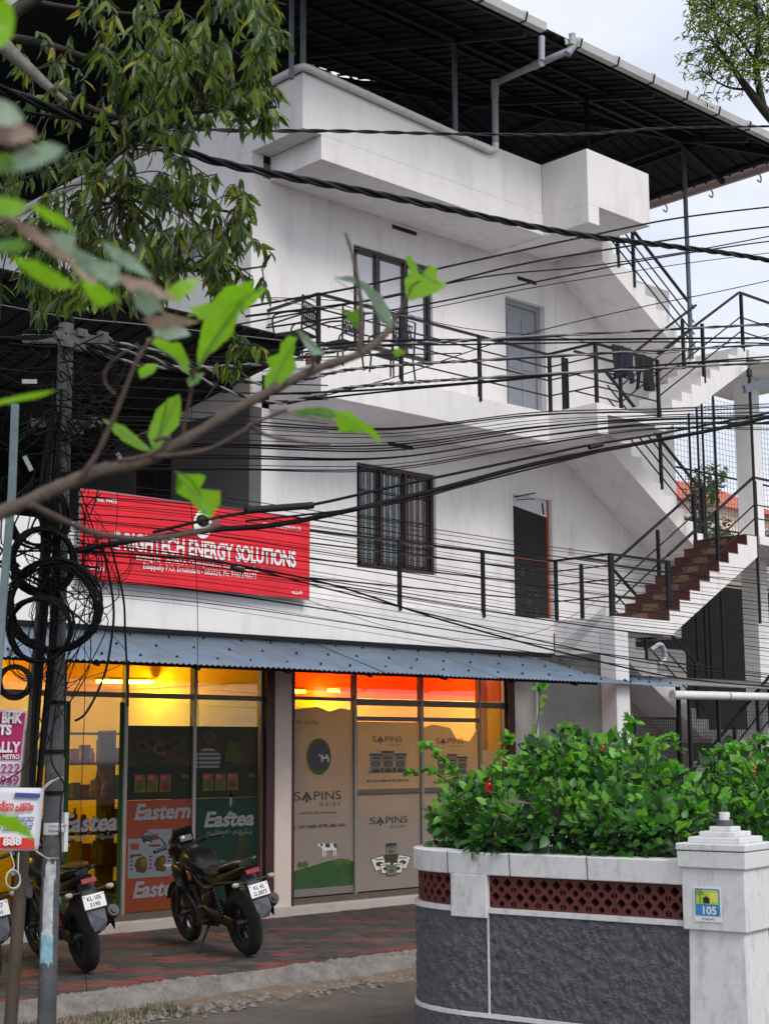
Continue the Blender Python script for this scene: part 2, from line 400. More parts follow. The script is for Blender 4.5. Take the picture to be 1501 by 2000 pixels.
seen=sorted([c for c in cells if vis(c[0],c[1])[0]],key=lambda c:vis(c[0],c[1])[1])
near=set(id(c) for c in seen[:300])
st={'paver_red':MB(),'paver_grey':MB(),'paver_black':MB()}
rest=MB(); order=['paver_red','paver_grey','paver_black']
for c in cells:
    x,y,mm=c; dz=R.uniform(-.003,.004)
    if id(c) in near:
        o=bpy.data.objects.new('paver',PM[mm][0]); COL.objects.link(o); o.parent=pav; o.location=(x,y,dz); o.rotation_euler=(R.uniform(-.01,.01),R.uniform(-.006,.006),R.uniform(-.012,.012))
    else:
        rest.add([(v[0]+x,v[1]+y,v[2]+dz) for v in PM[mm][1]],PM[mm][2],order.index(mm))
rest.build('paver_field',order,pav,kind='stuff',fix=False)
# loose rubble and grit along the kerb
rb=MB()
def stone(mb,x,y,z,s,m=0):
    v=[];
    for a in range(6):
        t=a*math.pi/3+R.uniform(-.3,.3); rr=s*R.uniform(.6,1.1); v.append((x+rr*math.cos(t),y+rr*math.sin(t),z+s*R.uniform(-.1,.25)))
    v.append((x,y,z+s*R.uniform(.5,.8))); v.append((x,y,z-s*.3))
    mb.add(v,[(a,(a+1)%6,6) for a in range(6)]+[((a+1)%6,a,7) for a in range(6)],m)
for i in range(2600):
    x=R.uniform(4,11.5); y=10.62-abs(R.gauss(0,.17)); 
    if x<8: y-=abs(R.gauss(0,.15))
    stone(rb,x,y,-.128,R.choice([.008,.012,.016,.02,.03,.045])*R.uniform(.7,1.2),R.choice([0,0,0,1]))
rb.build('rubble',['rubble','dirt'],kind='stuff',fix=False)
dm=MB(); vs=[];fs=[]; nx,ny=90,8
for i in range(nx+1):
    for j in range(ny+1):
        t=j/ny; x=3+i*.1; e=.45+.22*math.sin(x*1.3)+.12*math.sin(x*3.1)
        vs.append((x,10.70-e*t,-.127+.035*(1-t)**2+ (R.uniform(-.006,.01) if j<ny else -.006)))
for i in range(nx):
    for j in range(ny): a=i*(ny+1)+j; fs.append((a,a+ny+1,a+ny+2,a+1))
dm.add(vs,fs,0,True); dm.build('dirt_strip','dirt',kind='stuff',fix=False)
gr=MB()
for i in range(900):
    x=R.uniform(5.2,7.6); y=R.uniform(10.1,10.75); h=R.uniform(.03,.09); a=R.uniform(0,6.28); dx,dy=math.cos(a)*.004,math.sin(a)*.004; lx,ly=R.uniform(-.03,.03),R.uniform(-.03,.03)
    z=-.12
    gr.add([(x-dx,y-dy,z),(x+dx,y+dy,z),(x+lx,y+ly,z+h)],[(0,1,2)])
gr.build('grass','bush_dark',kind='stuff',fix=False)

# ================================================================ BUILDING
B=empty('apartment_building',(12.2,14.4,0),'white three storey apartment building with balconies and outside staircase','building')
XL,YF,YW=12.2,14.4,15.46
def part(mb,name,m,par=B,bevel=0,**k): return mb.build(name,m,par,bevel,**k)
m=MB()
# front wall as strips round openings (floor 1 and 2)
def wall_open(mb,x0,x1,z0,z1,y0,y1,ops):
    ops=sorted(ops); x=x0
    for (a,b,c,d) in ops:
        if a>x: mb.box(x,a,y0,y1,z0,z1)
        if c>z0: mb.box(a,b,y0,y1,z0,c)
        if d<z1: mb.box(a,b,y0,y1,d,z1)
        x=b
    if x<x1: mb.box(x,x1,y0,y1,z0,z1)
W1=(14.10,15.66,4.46,5.94); D1=(17.30,18.27,3.83,5.88); W2=(14.05,15.64,7.60,9.10); D2=(17.25,18.19,6.9,9.0)
wall_open(m,XL+.2,21.58,3.83,6.45,YW,YW+.2,[W1,D1]); wall_open(m,XL+.2,21.58,6.9,9.65,YW,YW+.2,[W2,D2])
m.box(17.0,21.58,YW,YW+.2,6.45,6.9); m.box(16.96,21.58,YW,YW+.2,9.65,9.97)
part(m,'front_wall','white_paint')
m=MB()
wall_open_y=[(17.25,17.95,5.0,6.1)]
m.box(XL,XL+.2,YW,17.2,3.83,6.45); m.box(XL,XL+.2,18.1,24,3.83,6.45); m.box(XL,XL+.2,17.2,18.1,3.83,4.9); m.box(XL,XL+.2,17.2,18.1,6.05,6.45); part(m,'terrace_side_wall','shed_shade_grey'); m=MB()
m.box(XL,XL+.2,YW,24,6.9,9.968); m.box(XL,XL+.2,YW,24,6.45,6.9)
m.box(21.38,21.58,YW+.2,24,3.83,9.97); m.box(XL+.2,21.38,23.8,24,0,9.97); m.box(XL-.0,XL+.2,14.75,23.8,0.0,3.33)
part(m,'side_wall','white_paint')
m=MB(); m.box(XL-.5,XL,16.0,21.5,8.95,9.07); part(m,'sunshade','white_paint',bevel=.006)
# floor slabs and fascias
m=MB(); m.box(5.0,XL+.0,YF,YF+.12,3.33,4.45); part(m,'terrace_parapet','white_paint',bevel=.006)
m=MB(); m.box(5.0,16.98,YF+.0,YF+.14,3.33,3.829) if False else m.box(XL+.001,16.98,YF,YF+.14,3.33,3.83); m.box(5,16.98,YF+.14,23.8,3.45,3.828); part(m,'first_floor_slab','white_paint',bevel=.006)
m=MB(); m.box(12.52,17.0,YF,YW,6.45,6.9); m.box(17.0,18.6,YF,YW,6.62,6.9); part(m,'second_floor_slab','white_paint',bevel=.006)
m=MB(); m.box(12.52,16.96,YF,YW,9.63,9.97); m.box(XL+.2,21.58,YW+.2,23.8,9.65,9.969); m.box(16.96,18.4,YF,YW,9.8,9.97); m.box(XL+.13,12.519,YF+.13,YW,9.971,10.02); part(m,'roof_slab','white_paint',bevel=.006)
m=MB(); m.box(XL,16.95,YF,YF+.13,9.97,10.75); m.box(XL,XL+.13,YF+.13,24,9.97,10.75); part(m,'roof_parapet','white_paint',bevel=.006)
# roof landing box
m=MB(); m.box(16.951,17.2,13.52,YW,9.61,9.9); part(m,'landing_beam','white_paint',bevel=.006)
m=MB(); m.box(16.95,18.45,13.52,13.63,9.9,10.75); m.box(16.95,17.06,13.63,YF,9.9,10.75); m.box(17.06,18.45,13.63,YF,9.901,9.98); m.box(18.34,18.45,13.63,14.3,9.98,10.75); part(m,'landing_parapet','white_paint',bevel=.006)
YL1,YL2=13.3,13.5
# floor 2 landing
m=MB(); m.box(17.0,17.24,YL2,YF,6.45,6.75); m.box(17.0,18.62,YL2,YF,6.75,6.9); part(m,'stair_landing','white_paint',bevel=.005)
m=MB(); m.box(17.0,17.24,YL1+.28,YF,3.30,3.6); m.box(17.0,18.4,YL1,YF,3.6,3.80); m.box(16.98,18.6,YF,YW,3.62,3.829); part(m,'stair_landing','white_paint',bevel=.005)
# landing column under floor 1, rear landing column
m=MB(); m.box(17.0,17.3,YL1+.001,YL1+.27,-.1,3.6); part(m,'column','off_white',bevel=.006)
m=MB(); m.box(22.0,22.32,14.2,14.5,-.2,8.27); part(m,'column','off_white',bevel=.006)
# mid landings
for z,ya in ((2.12,YL1),(5.15,YL1),(8.27,YL2)):
    m=MB(); m.box(20.75 if z<6 else 20.98,23.4,ya,YW,z,z+.14); part(m,'mid_landing','white_paint',bevel=.004)
# stair flights
def flight(x0,z0,s,n,tr,ri,y0,y1,clad=None,name='stair_flight'):
    top=[(x0,z0)]
    x,z=x0,z0
    for i in range(n):
        z+=ri; top.append((x,z)); 
        x+=s*tr; top.append((x,z))
    th=.20; dx=s*tr; 
    bot=[(x+s*.0,z-ri-.16),(x0+s*tr*0.2,z0-.19),(x0-s*.18,z0-.20),(x0-s*.18,z0)]
    poly=top+bot
    mb=MB(); mb.prism([(a,b) for a,b in poly],y0+.004,y1,'xz')
    fl=mb.build(name,'white_paint',B)
    if clad:
        for i in range(n):
            xa=x0+s*tr*i; za=z0+ri*i
            c=MB(); c.box(xa-s*.012,xa+s*.002,y0+.01,y1-.01,za+.002,za+ri); c.box(xa-s*.02,xa+s*tr,y0+.008,y1-.008,za+ri-.001,za+ri+.016)
            c.box(xa-s*.016,xa-s*.0121,y0+(y1-y0)*(.38),y0+(y1-y0)*.66,za+.02,za+ri-.02,1)
            st_=c.build('stair_step',['step_brown','step_tile'],fl)
    return fl
X1=at(1308,1218,Y=YL1).x
flight(X1,3.80,1,9,.262,.163,YL1,14.32,clad=True)
flight(20.97,5.29,-1,9,.268,.178,14.5,YW-.002)
flight(18.56,6.9,1,9,.262,.166,YL2,14.32)
flight(20.97,8.41,-1,9,.275,.172,14.5,YW-.002)
flight(18.6,.55,1,9,.262,.175,YL1,14.32)
flight(20.9,2.26,-1,9,.265,.174,14.5,YW-.002)
# railings -------------------------------------------------------
def railing(nodes,h,lows,posts,pw=.045,rw=.045,lw=.018,name='railing',post_m='black_steel',thick=()):
    mb=MB()
    for a,b in zip(nodes,nodes[1:]):
        a=Vector(a);b=Vector(b)
        mb.bar(a+Vector((0,0,h)),b+Vector((0,0,h)),rw,.03)
        for l in lows: mb.bar(a+Vector((0,0,l)),b+Vector((0,0,l)),lw,lw)
    r=mb.build(name,post_m,B)
    for i,p in enumerate(posts):
        q=MB(); p=Vector(p); pp=pw*(2.0 if i in thick else 1)
        q.box(p.x-pp/2,p.x+pp/2,p.y-pw/2,p.y+pw/2,p.z-.06,p.z+h); q.build('railing_post',post_m,r)
    return r
y=YF+.0
z1=3.83; lo=(.26,.50,.70)
railing([(12.3,YF+.03,z1),(17.06,YF+.03,z1),(17.06,YL1+.1,z1),(18.45,YL1+.1,z1)],.86,lo,[(12.3,YF+.03,z1),(13.89,YF-.0,z1),(15.5,YF-.0,z1),(17.06,YF-.0,z1),(17.06,YL1+.08,z1),(18.42,YL1+.08,z1)],thick=(4,))
q=.262
railing([(X1+.1,YL1+.08,3.90),(X1+9*q+.1,YL1+.08,5.36),(23.3,YL1+.08,5.36)],.88,(.22,.44),[(X1+.08,YL1+.08,3.8),(X1+1.35,YL1+.05,4.7),(X1+9*q+.1,YL1+.06,5.3)])
# inner rail of lower flight
railing([(17.5,14.28,3.9),(X1+.0,14.28,3.9),(X1+9*q-.2,14.28,5.25)],.86,(.24,.50),[(17.5,14.28,3.8),(X1+1.1,14.28,4.5),(X1+9*q-.25,14.28,5.2)])
railing([(18.6,14.56,6.95),(20.95,14.56,5.40)],.86,(.24,.45,.66),[(19.85,14.5,6.15),(20.97,14.5,5.4)])
z2=6.9
railing([(12.5,YW,z2),(12.5,YF+.03,z2),(17.03,YF+.03,z2),(17.06,YL2+.05,z2),(18.55,YL2+.05,z2)],.90,lo,[(12.5,YF+.03,z2),(13.95,YF-.0,z2),(15.5,YF-.0,z2),(17.03,YF-.0,z2),(17.06,YL2+.05,z2),(17.35,YL2+.9,z2),(17.42,YL2+.9,z2),(18.52,YL2+.03,z2)])
railing([(18.58,YL2+.05,7.02),(20.85,YL2+.05,8.46),(23.3,YL2+.05,8.46)],.90,(.24,.48),[(19.72,YL2+.02,7.7),(20.85,YL2+.02,8.42)])
railing([(17.5,14.3,7.05),(18.6,14.3,7.05),(20.7,14.3,8.42)],.86,(.24,.5),[(18.6,14.3,6.95),(20.3,14.3,8.1)])
railing([(18.4,14.52,10.0),(20.95,14.52,8.42)],.9,(.24,.45,.66),[(18.9,14.5,9.65),(19.3,14.5,9.4)])
railing([(18.6,14.56,3.85),(20.9,14.56,2.35)],.86,(.24,.5),[(19.3,14.5,3.4),(20.6,14.5,2.5)])
railing([(18.7,YL1+.05,.7),(21.0,YL1+.05,2.25),(23.3,YL1+.05,2.25)],.88,(.24,.5),[(19.9,YL1+.05,1.4),(21.0,YL1+.05,2.2)])
railing([(12.5,YF+.03+.0,z2)]*2,.9,(),[])  if False else None
# door threshold props: windows ---------------------------------
def window(x0,x1,z0,z1,fm,cols,pm='pane_glass',*,fw=.055,yd=YW+.05,cur=None,grille=False,toplight=None,sill=False):
    mb=MB(); mb.box(x0,x1,yd,yd+.06,z1-fw,z1); mb.box(x0,x1,yd,yd+.06,z0,z0+fw); mb.box(x0,x0+fw,yd,yd+.06,z0+fw,z1-fw); mb.box(x1-fw,x1,yd,yd+.06,z0+fw,z1-fw)
    for c in cols: mb.box(c-.03,c+.03,yd-.004,yd+.06,z0+fw,z1-fw)
    if toplight: mb.box(x0+fw,x1-fw,yd-.002,yd+.05,toplight-.02,toplight+.02)
    wn=mb.build('window',fm,B,.004)
    ed=[x0+fw]+list(cols)+[x1-fw]
    for i in range(len(ed)-1):
        a=ed[i]+.03; b=ed[i+1]-.03
        s=MB(); s.box(a,b,yd+.012,yd+.045,z0+fw,z0+fw+.04); s.box(a,b,yd+.012,yd+.045,z1-fw-.04,z1-fw); s.box(a,a+.035,yd+.012,yd+.045,z0+fw,z1-fw); s.box(b-.035,b,yd+.012,yd+.045,z0+fw,z1-fw); s.build('casement',fm,wn)
        p=MB(); p.box(a,b,yd+.03,yd+.036,z0+fw,z1-fw); p.build('pane',pm,wn)
        k=MB(); n=26; vs=[];fs=[]
        for t in range(n+1):
            xx=a+(b-a)*t/n; yy=yd+.12+.012*math.sin(t*1.9+i)
            vs+=[(xx,yy,z0+fw),(xx,yy,z1-fw)]
        fs=[(2*t,2*t+2,2*t+3,2*t+1) for t in range(n)]
        k.add(vs,fs,0,True); k.build('curtain',cur[i],wn)
    if grille:
        nb=int((x1-x0)/.115)
        for i in range(1,nb):
            xx=x0+(x1-x0)*i/nb
            gb=MB(); gb.box(xx-.006,xx+.006,yd-.018,yd-.006,z0+fw,z1-fw); gb.build('grille_bar','black_steel',wn)
        for zz in (.25,.5,.75):
            gb=MB(); gb.box(x0+fw,x1-fw,yd-.03,yd-.0185,z0+(z1-z0)*zz-.006,z0+(z1-z0)*zz+.006); gb.build('grille_bar','black_steel',wn)
    # dark room behind
    return wn
window(*W2,'dark_frame',[14.56,15.12],'sky_reflection_pane',cur=['curtain_white']*3)
window(*W1,'brown_frame',[14.60,15.10],cur=['curtain_grey','curtain_grey','curtain_red'],grille=True,toplight=None)
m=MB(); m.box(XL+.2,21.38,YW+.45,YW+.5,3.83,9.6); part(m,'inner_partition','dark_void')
wn=MB(); wn.box(XL+.03,XL+.08,17.2,18.1,4.9,4.95); wn.box(XL+.03,XL+.08,17.2,18.1,6.0,6.05); wn.box(XL+.03,XL+.08,17.2,17.26,4.95,6.0); wn.box(XL+.03,XL+.08,18.04,18.1,4.95,6.0); wn.box(XL+.03,XL+.08,17.62,17.68,4.95,6.0)
wn=wn.build('window','brown_frame',B); p=MB(); p.box(XL+.06,XL+.065,17.26,18.04,4.95,6.0); p.build('pane','dark_void',wn)
# doors
x0,x1,z0,zt=D2
m=MB(); m.box(x0+.02,x0+.09,YW+.10,YW+.17,z0,zt); m.box(x1-.09,x1-.0,YW+.10,YW+.17,z0,zt); m.box(x0+.09,x1-.09,YW+.10,YW+.17,zt-.08,zt)
d=part(m,'door','door_blue'); l=MB(); l.box(x0+.09,x1-.09,YW+.13,YW+.16,z0,zt-.08)
for (a,b,c,e) in ((.17,.43,.2,.85),(.51,.77,.2,.85),(.17,.43,1.0,1.85),(.51,.77,1.0,1.85)):
    l.box(x0+a,x0+b,YW+.118,YW+.13,z0+c,z0+e)
l.build('door_leaf','door_blue',d,.006)
h=MB(); h.box(x0+.14,x0+.17,YW+.10,YW+.13,z0+.95,z0+1.1); h.build('door_handle','bike_metal',d)
x0,x1,z0,zt=D1
m=MB(); m.box(x0-.03,x0+.03,YW-.012,YW+.12,z0,zt+.02); m.box(x1-.03,x1+.03,YW-.012,YW+.12,z0,zt+.02); m.box(x0+.03,x1-.03,YW-.012,YW+.12,zt-.03,zt+.02)
d=part(m,'door','off_white'); 
l=MB(); l.box(x1-.07,x1-.03,YW+.05,YW+.10,z0,zt-.03); l.box(x0+.03,x1-.09,YW+.05,YW+.09,4.87,4.91); l.box(x0+.03,x0+.05,YW+.05,YW+.09,3.83,5.85); l.build('door_frame','orange_wood',d)
l=MB(); l.prism([(x0+.05,5.70),(x1-.07,5.58),(x1-.07,zt-.03),(x0+.05,zt-.03)],YW+.062,YW+.07,'xz'); l.build('transom_reflection','far_white',d)  # white wedge: bright reflection in the transom glazing put into its colour
l=MB(); l.box(x0+.03,x1-.09,YW+.0705,YW+.08,z0,5.80); l.build('door_opening','dark_void',d)
l=MB()
for i in range(26):
    cx=R.uniform(x0+.1,x1-.15); cz=R.uniform(z0+.15,z0+.95); a=R.uniform(0,3)
    l.tube([(cx+.05*math.cos(a+t)*(1-.1*t),YW+.066,cz+.05*math.sin(a+t)*(1-.1*t)) for t in [k*.5 for k in range(9)]],.006,4)
l.build('curtain_pattern','shop_frame',d)
l=MB(); l.bar((x0+.05,YW-.02,5.80),(x0+.45,YW-.10,5.90),.02); l.bar((x0+.1,YW-.02,5.76),(x0+.42,YW-.12,5.80),.012); l.bar((x0+.72,YW-.01,5.78),(x0+.72,YW-.03,5.6),.02); l.build('door_closer','black_steel',d)
# wall fittings
m=MB(); m.box(18.64,18.76,YW-.02,YW,5.02,5.14); part(m,'switch_box','switch_ivory',bevel=.004)
for (a,b,z) in ((14.81,15.31,9.54),(17.55,18.0,9.35),(14.7,15.2,6.28)):
    m=MB(); m.box(a,b,YW-.006,YW+.001,z-.03,z+.03); part(m,'vent_slot','dark_void')
m=MB(); m.tube(smooth_path([(17.75,YL1-.05,3.35),(17.95,YL1-.06,3.44),(18.05,YL1-.06,3.36),(18.05,YL1-.06,3.22),(17.9,YL1-.06,3.16)],5),.035,12); part(m,'waste_pipe','pvc_grey')
m=MB(); m.box(18.45,18.463,YW-.01,YW,8.3,9.2); part(m,'conduit','off_white')

# steel roof --------------------------------------------------------
EX0,EX1,EY,EZ=9.6,22.0,13.0,11.93; SL=.28; RY=18.6; XB=26.0
rf=empty('x') if False else None
# frames: front hip plane z=EZ+(y-EY)*SL ; right hip plane z=EZ+(EX1-x)*SL
def zr(x,y): return min(EZ+(y-EY)*SL,EZ+(EX1-x)*SL)
m=MB()
# edge fascia beams / purlins
for k in range(0,8):
    y=EY+.15+k*.9
    xe=EX1-(y-EY)
    m.bar((EX0,y,zr(EX0,y)-.06),(xe,y,EZ+(y-EY)*SL-.06),.05,.05)
for k in range(0,7):
    x=EX1-.15-k*.9; ys=EY+(EX1-x)
    m.bar((x,ys,zr(x,ys)-.06),(x,24,EZ+(EX1-x)*SL-.06),.05,.05)
m.bar((EX1-.05,EY+.05,EZ-.10),(EX1-5.6,EY+5.6,EZ+5.6*SL-.10),.08,.10)
for x in (10.5,12.25,15.13,18.07,20.6):
    ye=min(EX1-x,5.6)+EY
    m.bar((x,EY+.1,EZ-.14),(x,ye,EZ+(ye-EY)*SL-.14),.06,.09)
for y in (14.45,17.4,20.4):
    xe=max(EX1-(y-EY),EX1-5.6)
    m.bar((EX1-.1,y,EZ-.14),(xe,y,EZ+(EX1-xe)*SL-.14),.06,.09)
m.bar((EX0,14.4,EZ+.24),(20.62,14.4,EZ+.24),.07,.09); m.bar((20.62,14.4,EZ+.24),(20.62,24,EZ+.24),.07,.09)
frame=part(m,'roof_frame','roof_frame')
# sheets, ribbed, each one metre wide
def zfront(y): return EZ+(y-EY)*SL
i=0; x=EX0
while x<EX1-.01:
    xa,xb=x,min(x+1.0,EX1); s=MB()
    ya,yb=EY+(EX1-xa),EY+(EX1-xb); ya=min(ya,RY);yb=min(yb,RY)
    s.add([(xa,EY,zfront(EY)),(xb,EY,zfront(EY)),(xb,yb,zfront(yb)),(xa,ya,zfront(ya)),(xa,EY,zfront(EY)+.02),(xb,EY,zfront(EY)+.02),(xb,yb,zfront(yb)+.02),(xa,ya,zfront(ya)+.02)],[(0,1,2,3),(4,7,6,5),(0,4,5,1),(1,5,6,2),(2,6,7,3),(3,7,4,0)])
    for k in range(4):
        xx=xa+.125+.25*k
        if xx<xb: 
            ye=min(EY+(EX1-xx),RY); s.bar((xx,EY,zfront(EY)-.012),(xx,ye,zfront(ye)-.012),.035,.03)
    s.build('roof_sheet','roof_under',frame); x+=1.0
y=EY
while y<24:
    ya,yb=y,y+1.0; s=MB(); xa=EX1-(ya-EY); xb=EX1-(yb-EY); xa=max(xa,EX1-5.6); xb=max(xb,EX1-5.6)
    zz=lambda x: EZ+(EX1-x)*SL
    s.add([(EX1,ya,EZ),(EX1,yb,EZ),(xb,yb,zz(xb)),(xa,ya,zz(xa)),(EX1,ya,EZ+.02),(EX1,yb,EZ+.02),(xb,yb,zz(xb)+.02),(xa,ya,zz(xa)+.02)],[(0,1,2,3),(4,7,6,5),(0,4,5,1),(1,5,6,2),(2,6,7,3),(3,7,4,0)])
    for k in range(4):
        yy=ya+.125+.25*k; xe=max(EX1-(yy-EY),EX1-5.6); s.bar((EX1,yy,EZ-.012),(xe,yy,zz(xe)-.012),.035,.03)
    s.build('roof_sheet','roof_under',frame); y+=1.0
s=MB(); zt=zfront(RY)
s.add([(EX0,RY,zt),(EX1-5.6,RY,zt),(EX1-5.6,24,zt),(EX0,24,zt-.6),(EX0,RY,zt+.02),(EX1-5.6,RY,zt+.02),(EX1-5.6,24,zt+.02),(EX0,24,zt-.58)],[(0,1,2,3),(4,7,6,5),(0,4,5,1),(1,5,6,2),(2,6,7,3),(3,7,4,0)])
s.build('roof_sheet','roof_under',frame)
s=MB(); s.box(9.6,18.2,23.85,23.9,9.97,13.4); s.build('sky_block_sheet','roof_under',frame)  # added dark sheet shutting out the bright sky under the roof
# roof posts
def post(x,y,z0,z1,r=.04,mm='bluegrey_steel'):
    q=MB(); q.tube([(x,y,z0),(x,y,z1)],r,10,0); return q.build('roof_post',mm,B)
post(12.27,YF+.08,10.75,12.3); post(12.02,YF+.02,10.6,12.2,.035); post(15.13,YF+.06,10.75,12.2); post(18.07,YF+.0,9.98,12.2,mm='black_steel'); post(20.75,14.46,8.4,12.15); post(12.25,17.6,10.75,12.6); post(20.7,17.5,9.97,12.2); post(20.7,20.5,9.97,12.2); post(20.62,21,8.4,12.2)
# gutter along front eave in two runs with brackets
def gutter(x0,x1,y,z,name='gutter'):
    prof=[(0,0),(-.10,0),(-.13,.10),(-.118,.10),(-.092,.012),(-.008,.012),(.004,.10),(.016,.10)]
    q=MB(); q.prism([(y+a,z+b) for a,b in prof],x0,x1,'yz'); gt=q.build(name,'gutter_white',B)
    k=x0+.2
    while k<x1:
        b=MB(); b.bar((k,y-.0,z-.008),(k,y-.11,z-.008),.03,.008); b.bar((k,y-.108,z-.01),(k,y-.145,z+.11),.03,.008,up=(1,0,0)); b.bar((k,y-.145,z+.11),(k,y-.08,z+.15),.02,.006); b.build('gutter_bracket','black_steel',gt); k+=.85
    return gt
ga=at(1060,66,Y=EY-.06).x; gb=at(1108,62,Y=EY-.06).x
gutter(EX0,ga,EY-.01,EZ-.10); gutter(gb,EX1+.12,EY-.01,EZ-.10)
q=MB(); q.box(EX1+.02,EX1+.10,EY+.02,24,EZ-.12,EZ+.03); part(q,'side_fascia','pink_fascia')
q=MB(); q.box(EX0-.06,EX0-.01,EY,24,EZ-.08,EZ+.05); part(q,'side_fascia','gutter_white')
for yy in (13.9,14.9,15.9,17):
    b=MB(); b.tube(smooth_path([(EX1+.12,yy,EZ-.05),(EX1+.22,yy,EZ-.12),(EX1+.2,yy,EZ-.22),(EX1+.1,yy,EZ-.2)],4),.012,6); part(b,'gutter_bracket','black_steel')
# downpipe
pg=EY-.06
P=[at(1057,72,Y=pg),at(1057,118,Y=pg)]
q=MB(); q.tube(P,.045,12); dp=part(q,'downpipe','pvc_grey')
A=[at(1116,66,Y=pg),at(1119,88,Y=pg),at(1112,98,Y=pg+.03),at(1052,124,Y=13.35),at(975,158,Y=YF-.1),at(966,166,Y=YF-.06),at(966,180,Y=YF-.05),at(967,280,Y=YF-.05)]
q=MB(); q.tube(A,.05,12); q.build('pipe_run','pvc_grey',dp)
for c,d in ((A[1],A[2]),(A[3],A[3]+(A[4]-A[3])*.08),(A[5],A[6])):
    q=MB(); q.tube([c-(d-c).normalized()*.07,d+(d-c).normalized()*.07],.06,12); q.build('pipe_elbow','pvc_grey',dp)
zp=10.74
q=MB(); yp=YF-.055
pp=[at(967,280,Y=yp),at(967,292,Y=yp),at(955,293,Y=yp),Vector((XL+.05,yp,zp+.05)),Vector((XL-.02,yp+.02,zp+.055)),Vector((XL-.055,yp+.1,zp+.05)),Vector((XL-.055,24,zp+.0))]
q.tube(pp,.052,12); q.build('parapet_pipe','pvc_white',dp)
for k in range(5):
    t=.1+.2*k; cp=pp[2].lerp(pp[3],t); q=MB(); q.tube([cp,cp+(pp[3]-pp[2]).normalized()*.03],.057,12); q.build('pipe_clip','gutter_white',dp)
# lamp tube under roof
q=MB(); a=at(1192,202,Y=15.6); b=at(1280,244,Y=15.6); q.tube([a,b],.02,8); q.obox((a+b)/2+Vector((0,0,.03)),(b-a)/2,(0,.03,0),(0,0,.012)); part(q,'batten_light','pvc_grey')

# metal shed roof over the side terrace (dark underneath)
s=empty('terrace_shed',(9,14.2,6.6),'dark sheet metal shed roof over the side terrace beside the pole','shed roof')
for i in range(9):
    xa=3.2+i*1.0; q=MB(); zf=7.02; zb=5.9
    q.add([(xa,14.15,zf),(xa+1,14.15,zf),(xa+1,22,zb),(xa,22,zb),(xa,14.15,zf+.02),(xa+1,14.15,zf+.02),(xa+1,22,zb+.02),(xa,22,zb+.02)],[(0,1,2,3),(4,7,6,5),(0,4,5,1),(1,5,6,2),(2,6,7,3),(3,7,4,0)])
    for k in range(4): q.bar((xa+.12+.25*k,14.15,zf-.012),(xa+.12+.25*k,22,zb-.012),.035,.03)
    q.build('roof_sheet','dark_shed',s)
q=MB()
for k in range(6): q.bar((3.2,14.4+1.4*k,6.93-.2*k),(12.15,14.4+1.4*k,6.93-.2*k),.06,.06)
for x in (4,6.6): q.bar((x,14.62,3.5),(x,14.62,6.9),.07,.07); q.bar((x,14.3,6.9),(x,21.8,5.85),.06,.08)
q.build('roof_frame','dark_shed',s)
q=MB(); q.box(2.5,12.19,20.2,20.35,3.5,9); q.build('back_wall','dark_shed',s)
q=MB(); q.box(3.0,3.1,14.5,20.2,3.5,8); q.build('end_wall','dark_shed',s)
# ============ canopy over the shops
cn=empty('shop_canopy',(12,14.0,3.0),'blue corrugated sheet canopy over the shop windows','canopy')
def corr(x0,x1,yb,zb,yf,zf,mt,par,pitch=.076,amp=.009,name='corrugated_sheet',zb2=None,dz=0,ybf=None):
    q=MB(); n=int((x1-x0)/pitch*8); vs=[];fs=[]
    for i in range(n+1):
        x=x0+(x1-x0)*i/n; w=amp*math.sin(2*math.pi*x/pitch)
        if ybf: b_,zb_=ybf(x)
        else: b_,zb_=yb,zb
        vs+=[(x,b_,zb_+w+dz),(x,yf,zf+w+dz),(x,b_,zb_+w+dz-.003),(x,yf,zf+w+dz-.003)]
    for i in range(n):
        a=4*i; fs+=[(a,a+1,a+5,a+4),(a+2,a+6,a+7,a+3),(a+1,a+3,a+7,a+5),(a,a+4,a+6,a+2)]
    q.add(vs,fs,0,True); return q.build(name,mt,par,fix=False)
cyb,czb,cyf=14.38,3.26,13.15; czf=at(665,1311,Y=13.15).z
def back(x):
    if x<=16.4: return cyb,czb
    if x<16.95: t=(x-16.4)/.55; return cyb+(13.285-cyb)*t, czb+(czf+.05-czb)*t
    if x<17.35: return 13.285,czf+.05
    t=min(1,(x-17.35)/.3); return 13.285+.30*t,czf+.05+.09*t
x=5.4; k=0
while x<18.3:
    xb=min(x+1.02,18.35)
    sh=corr(x,xb,cyb,czb,cyf+R.uniform(-.012,.012),czf+R.uniform(-.006,.006),'canopy_blue',cn,dz=.005*(k%2),ybf=back)
    for r_ in range(3):
        for c_ in range(2):
            t=.1+.36*r_; xs=x+.22+.5*c_+R.uniform(-.04,.04); b_,z_=back(xs)
            yy=b_+(cyf-b_)*t; zz=z_+(czf-z_)*t+.022
            b=MB(); b.tube([(xs,yy,zz-.02),(xs,yy,zz+.012)],.010,6); b.tube([(xs,yy,zz-.004),(xs,yy,zz)],.02,8); b.build('screw',['black_steel'],sh)
    x+=1.0; k+=1
q=MB()
for t in (.15,.55,.92):
    yy=cyb+(cyf-cyb)*t; zz=czb+(czf-czb)*t-.04; q.bar((5.4,yy,zz),(16.5,yy,zz),.035,.035)
xx=6.0
while xx<16.3: q.bar((xx,14.4,3.18),(xx,cyf+.03,czf-.03),.04,.05); xx+=1.25
q.bar((5.4,14.385,3.31),(16.9,14.385,3.29),.03,.05)
q.build('canopy_frame','dark_shed',cn)
c2=empty('stair_canopy',(19.5,13.3,2.8),'weathered grey corrugated canopy with white pipe gutter below the staircase','canopy')
xx=18.36
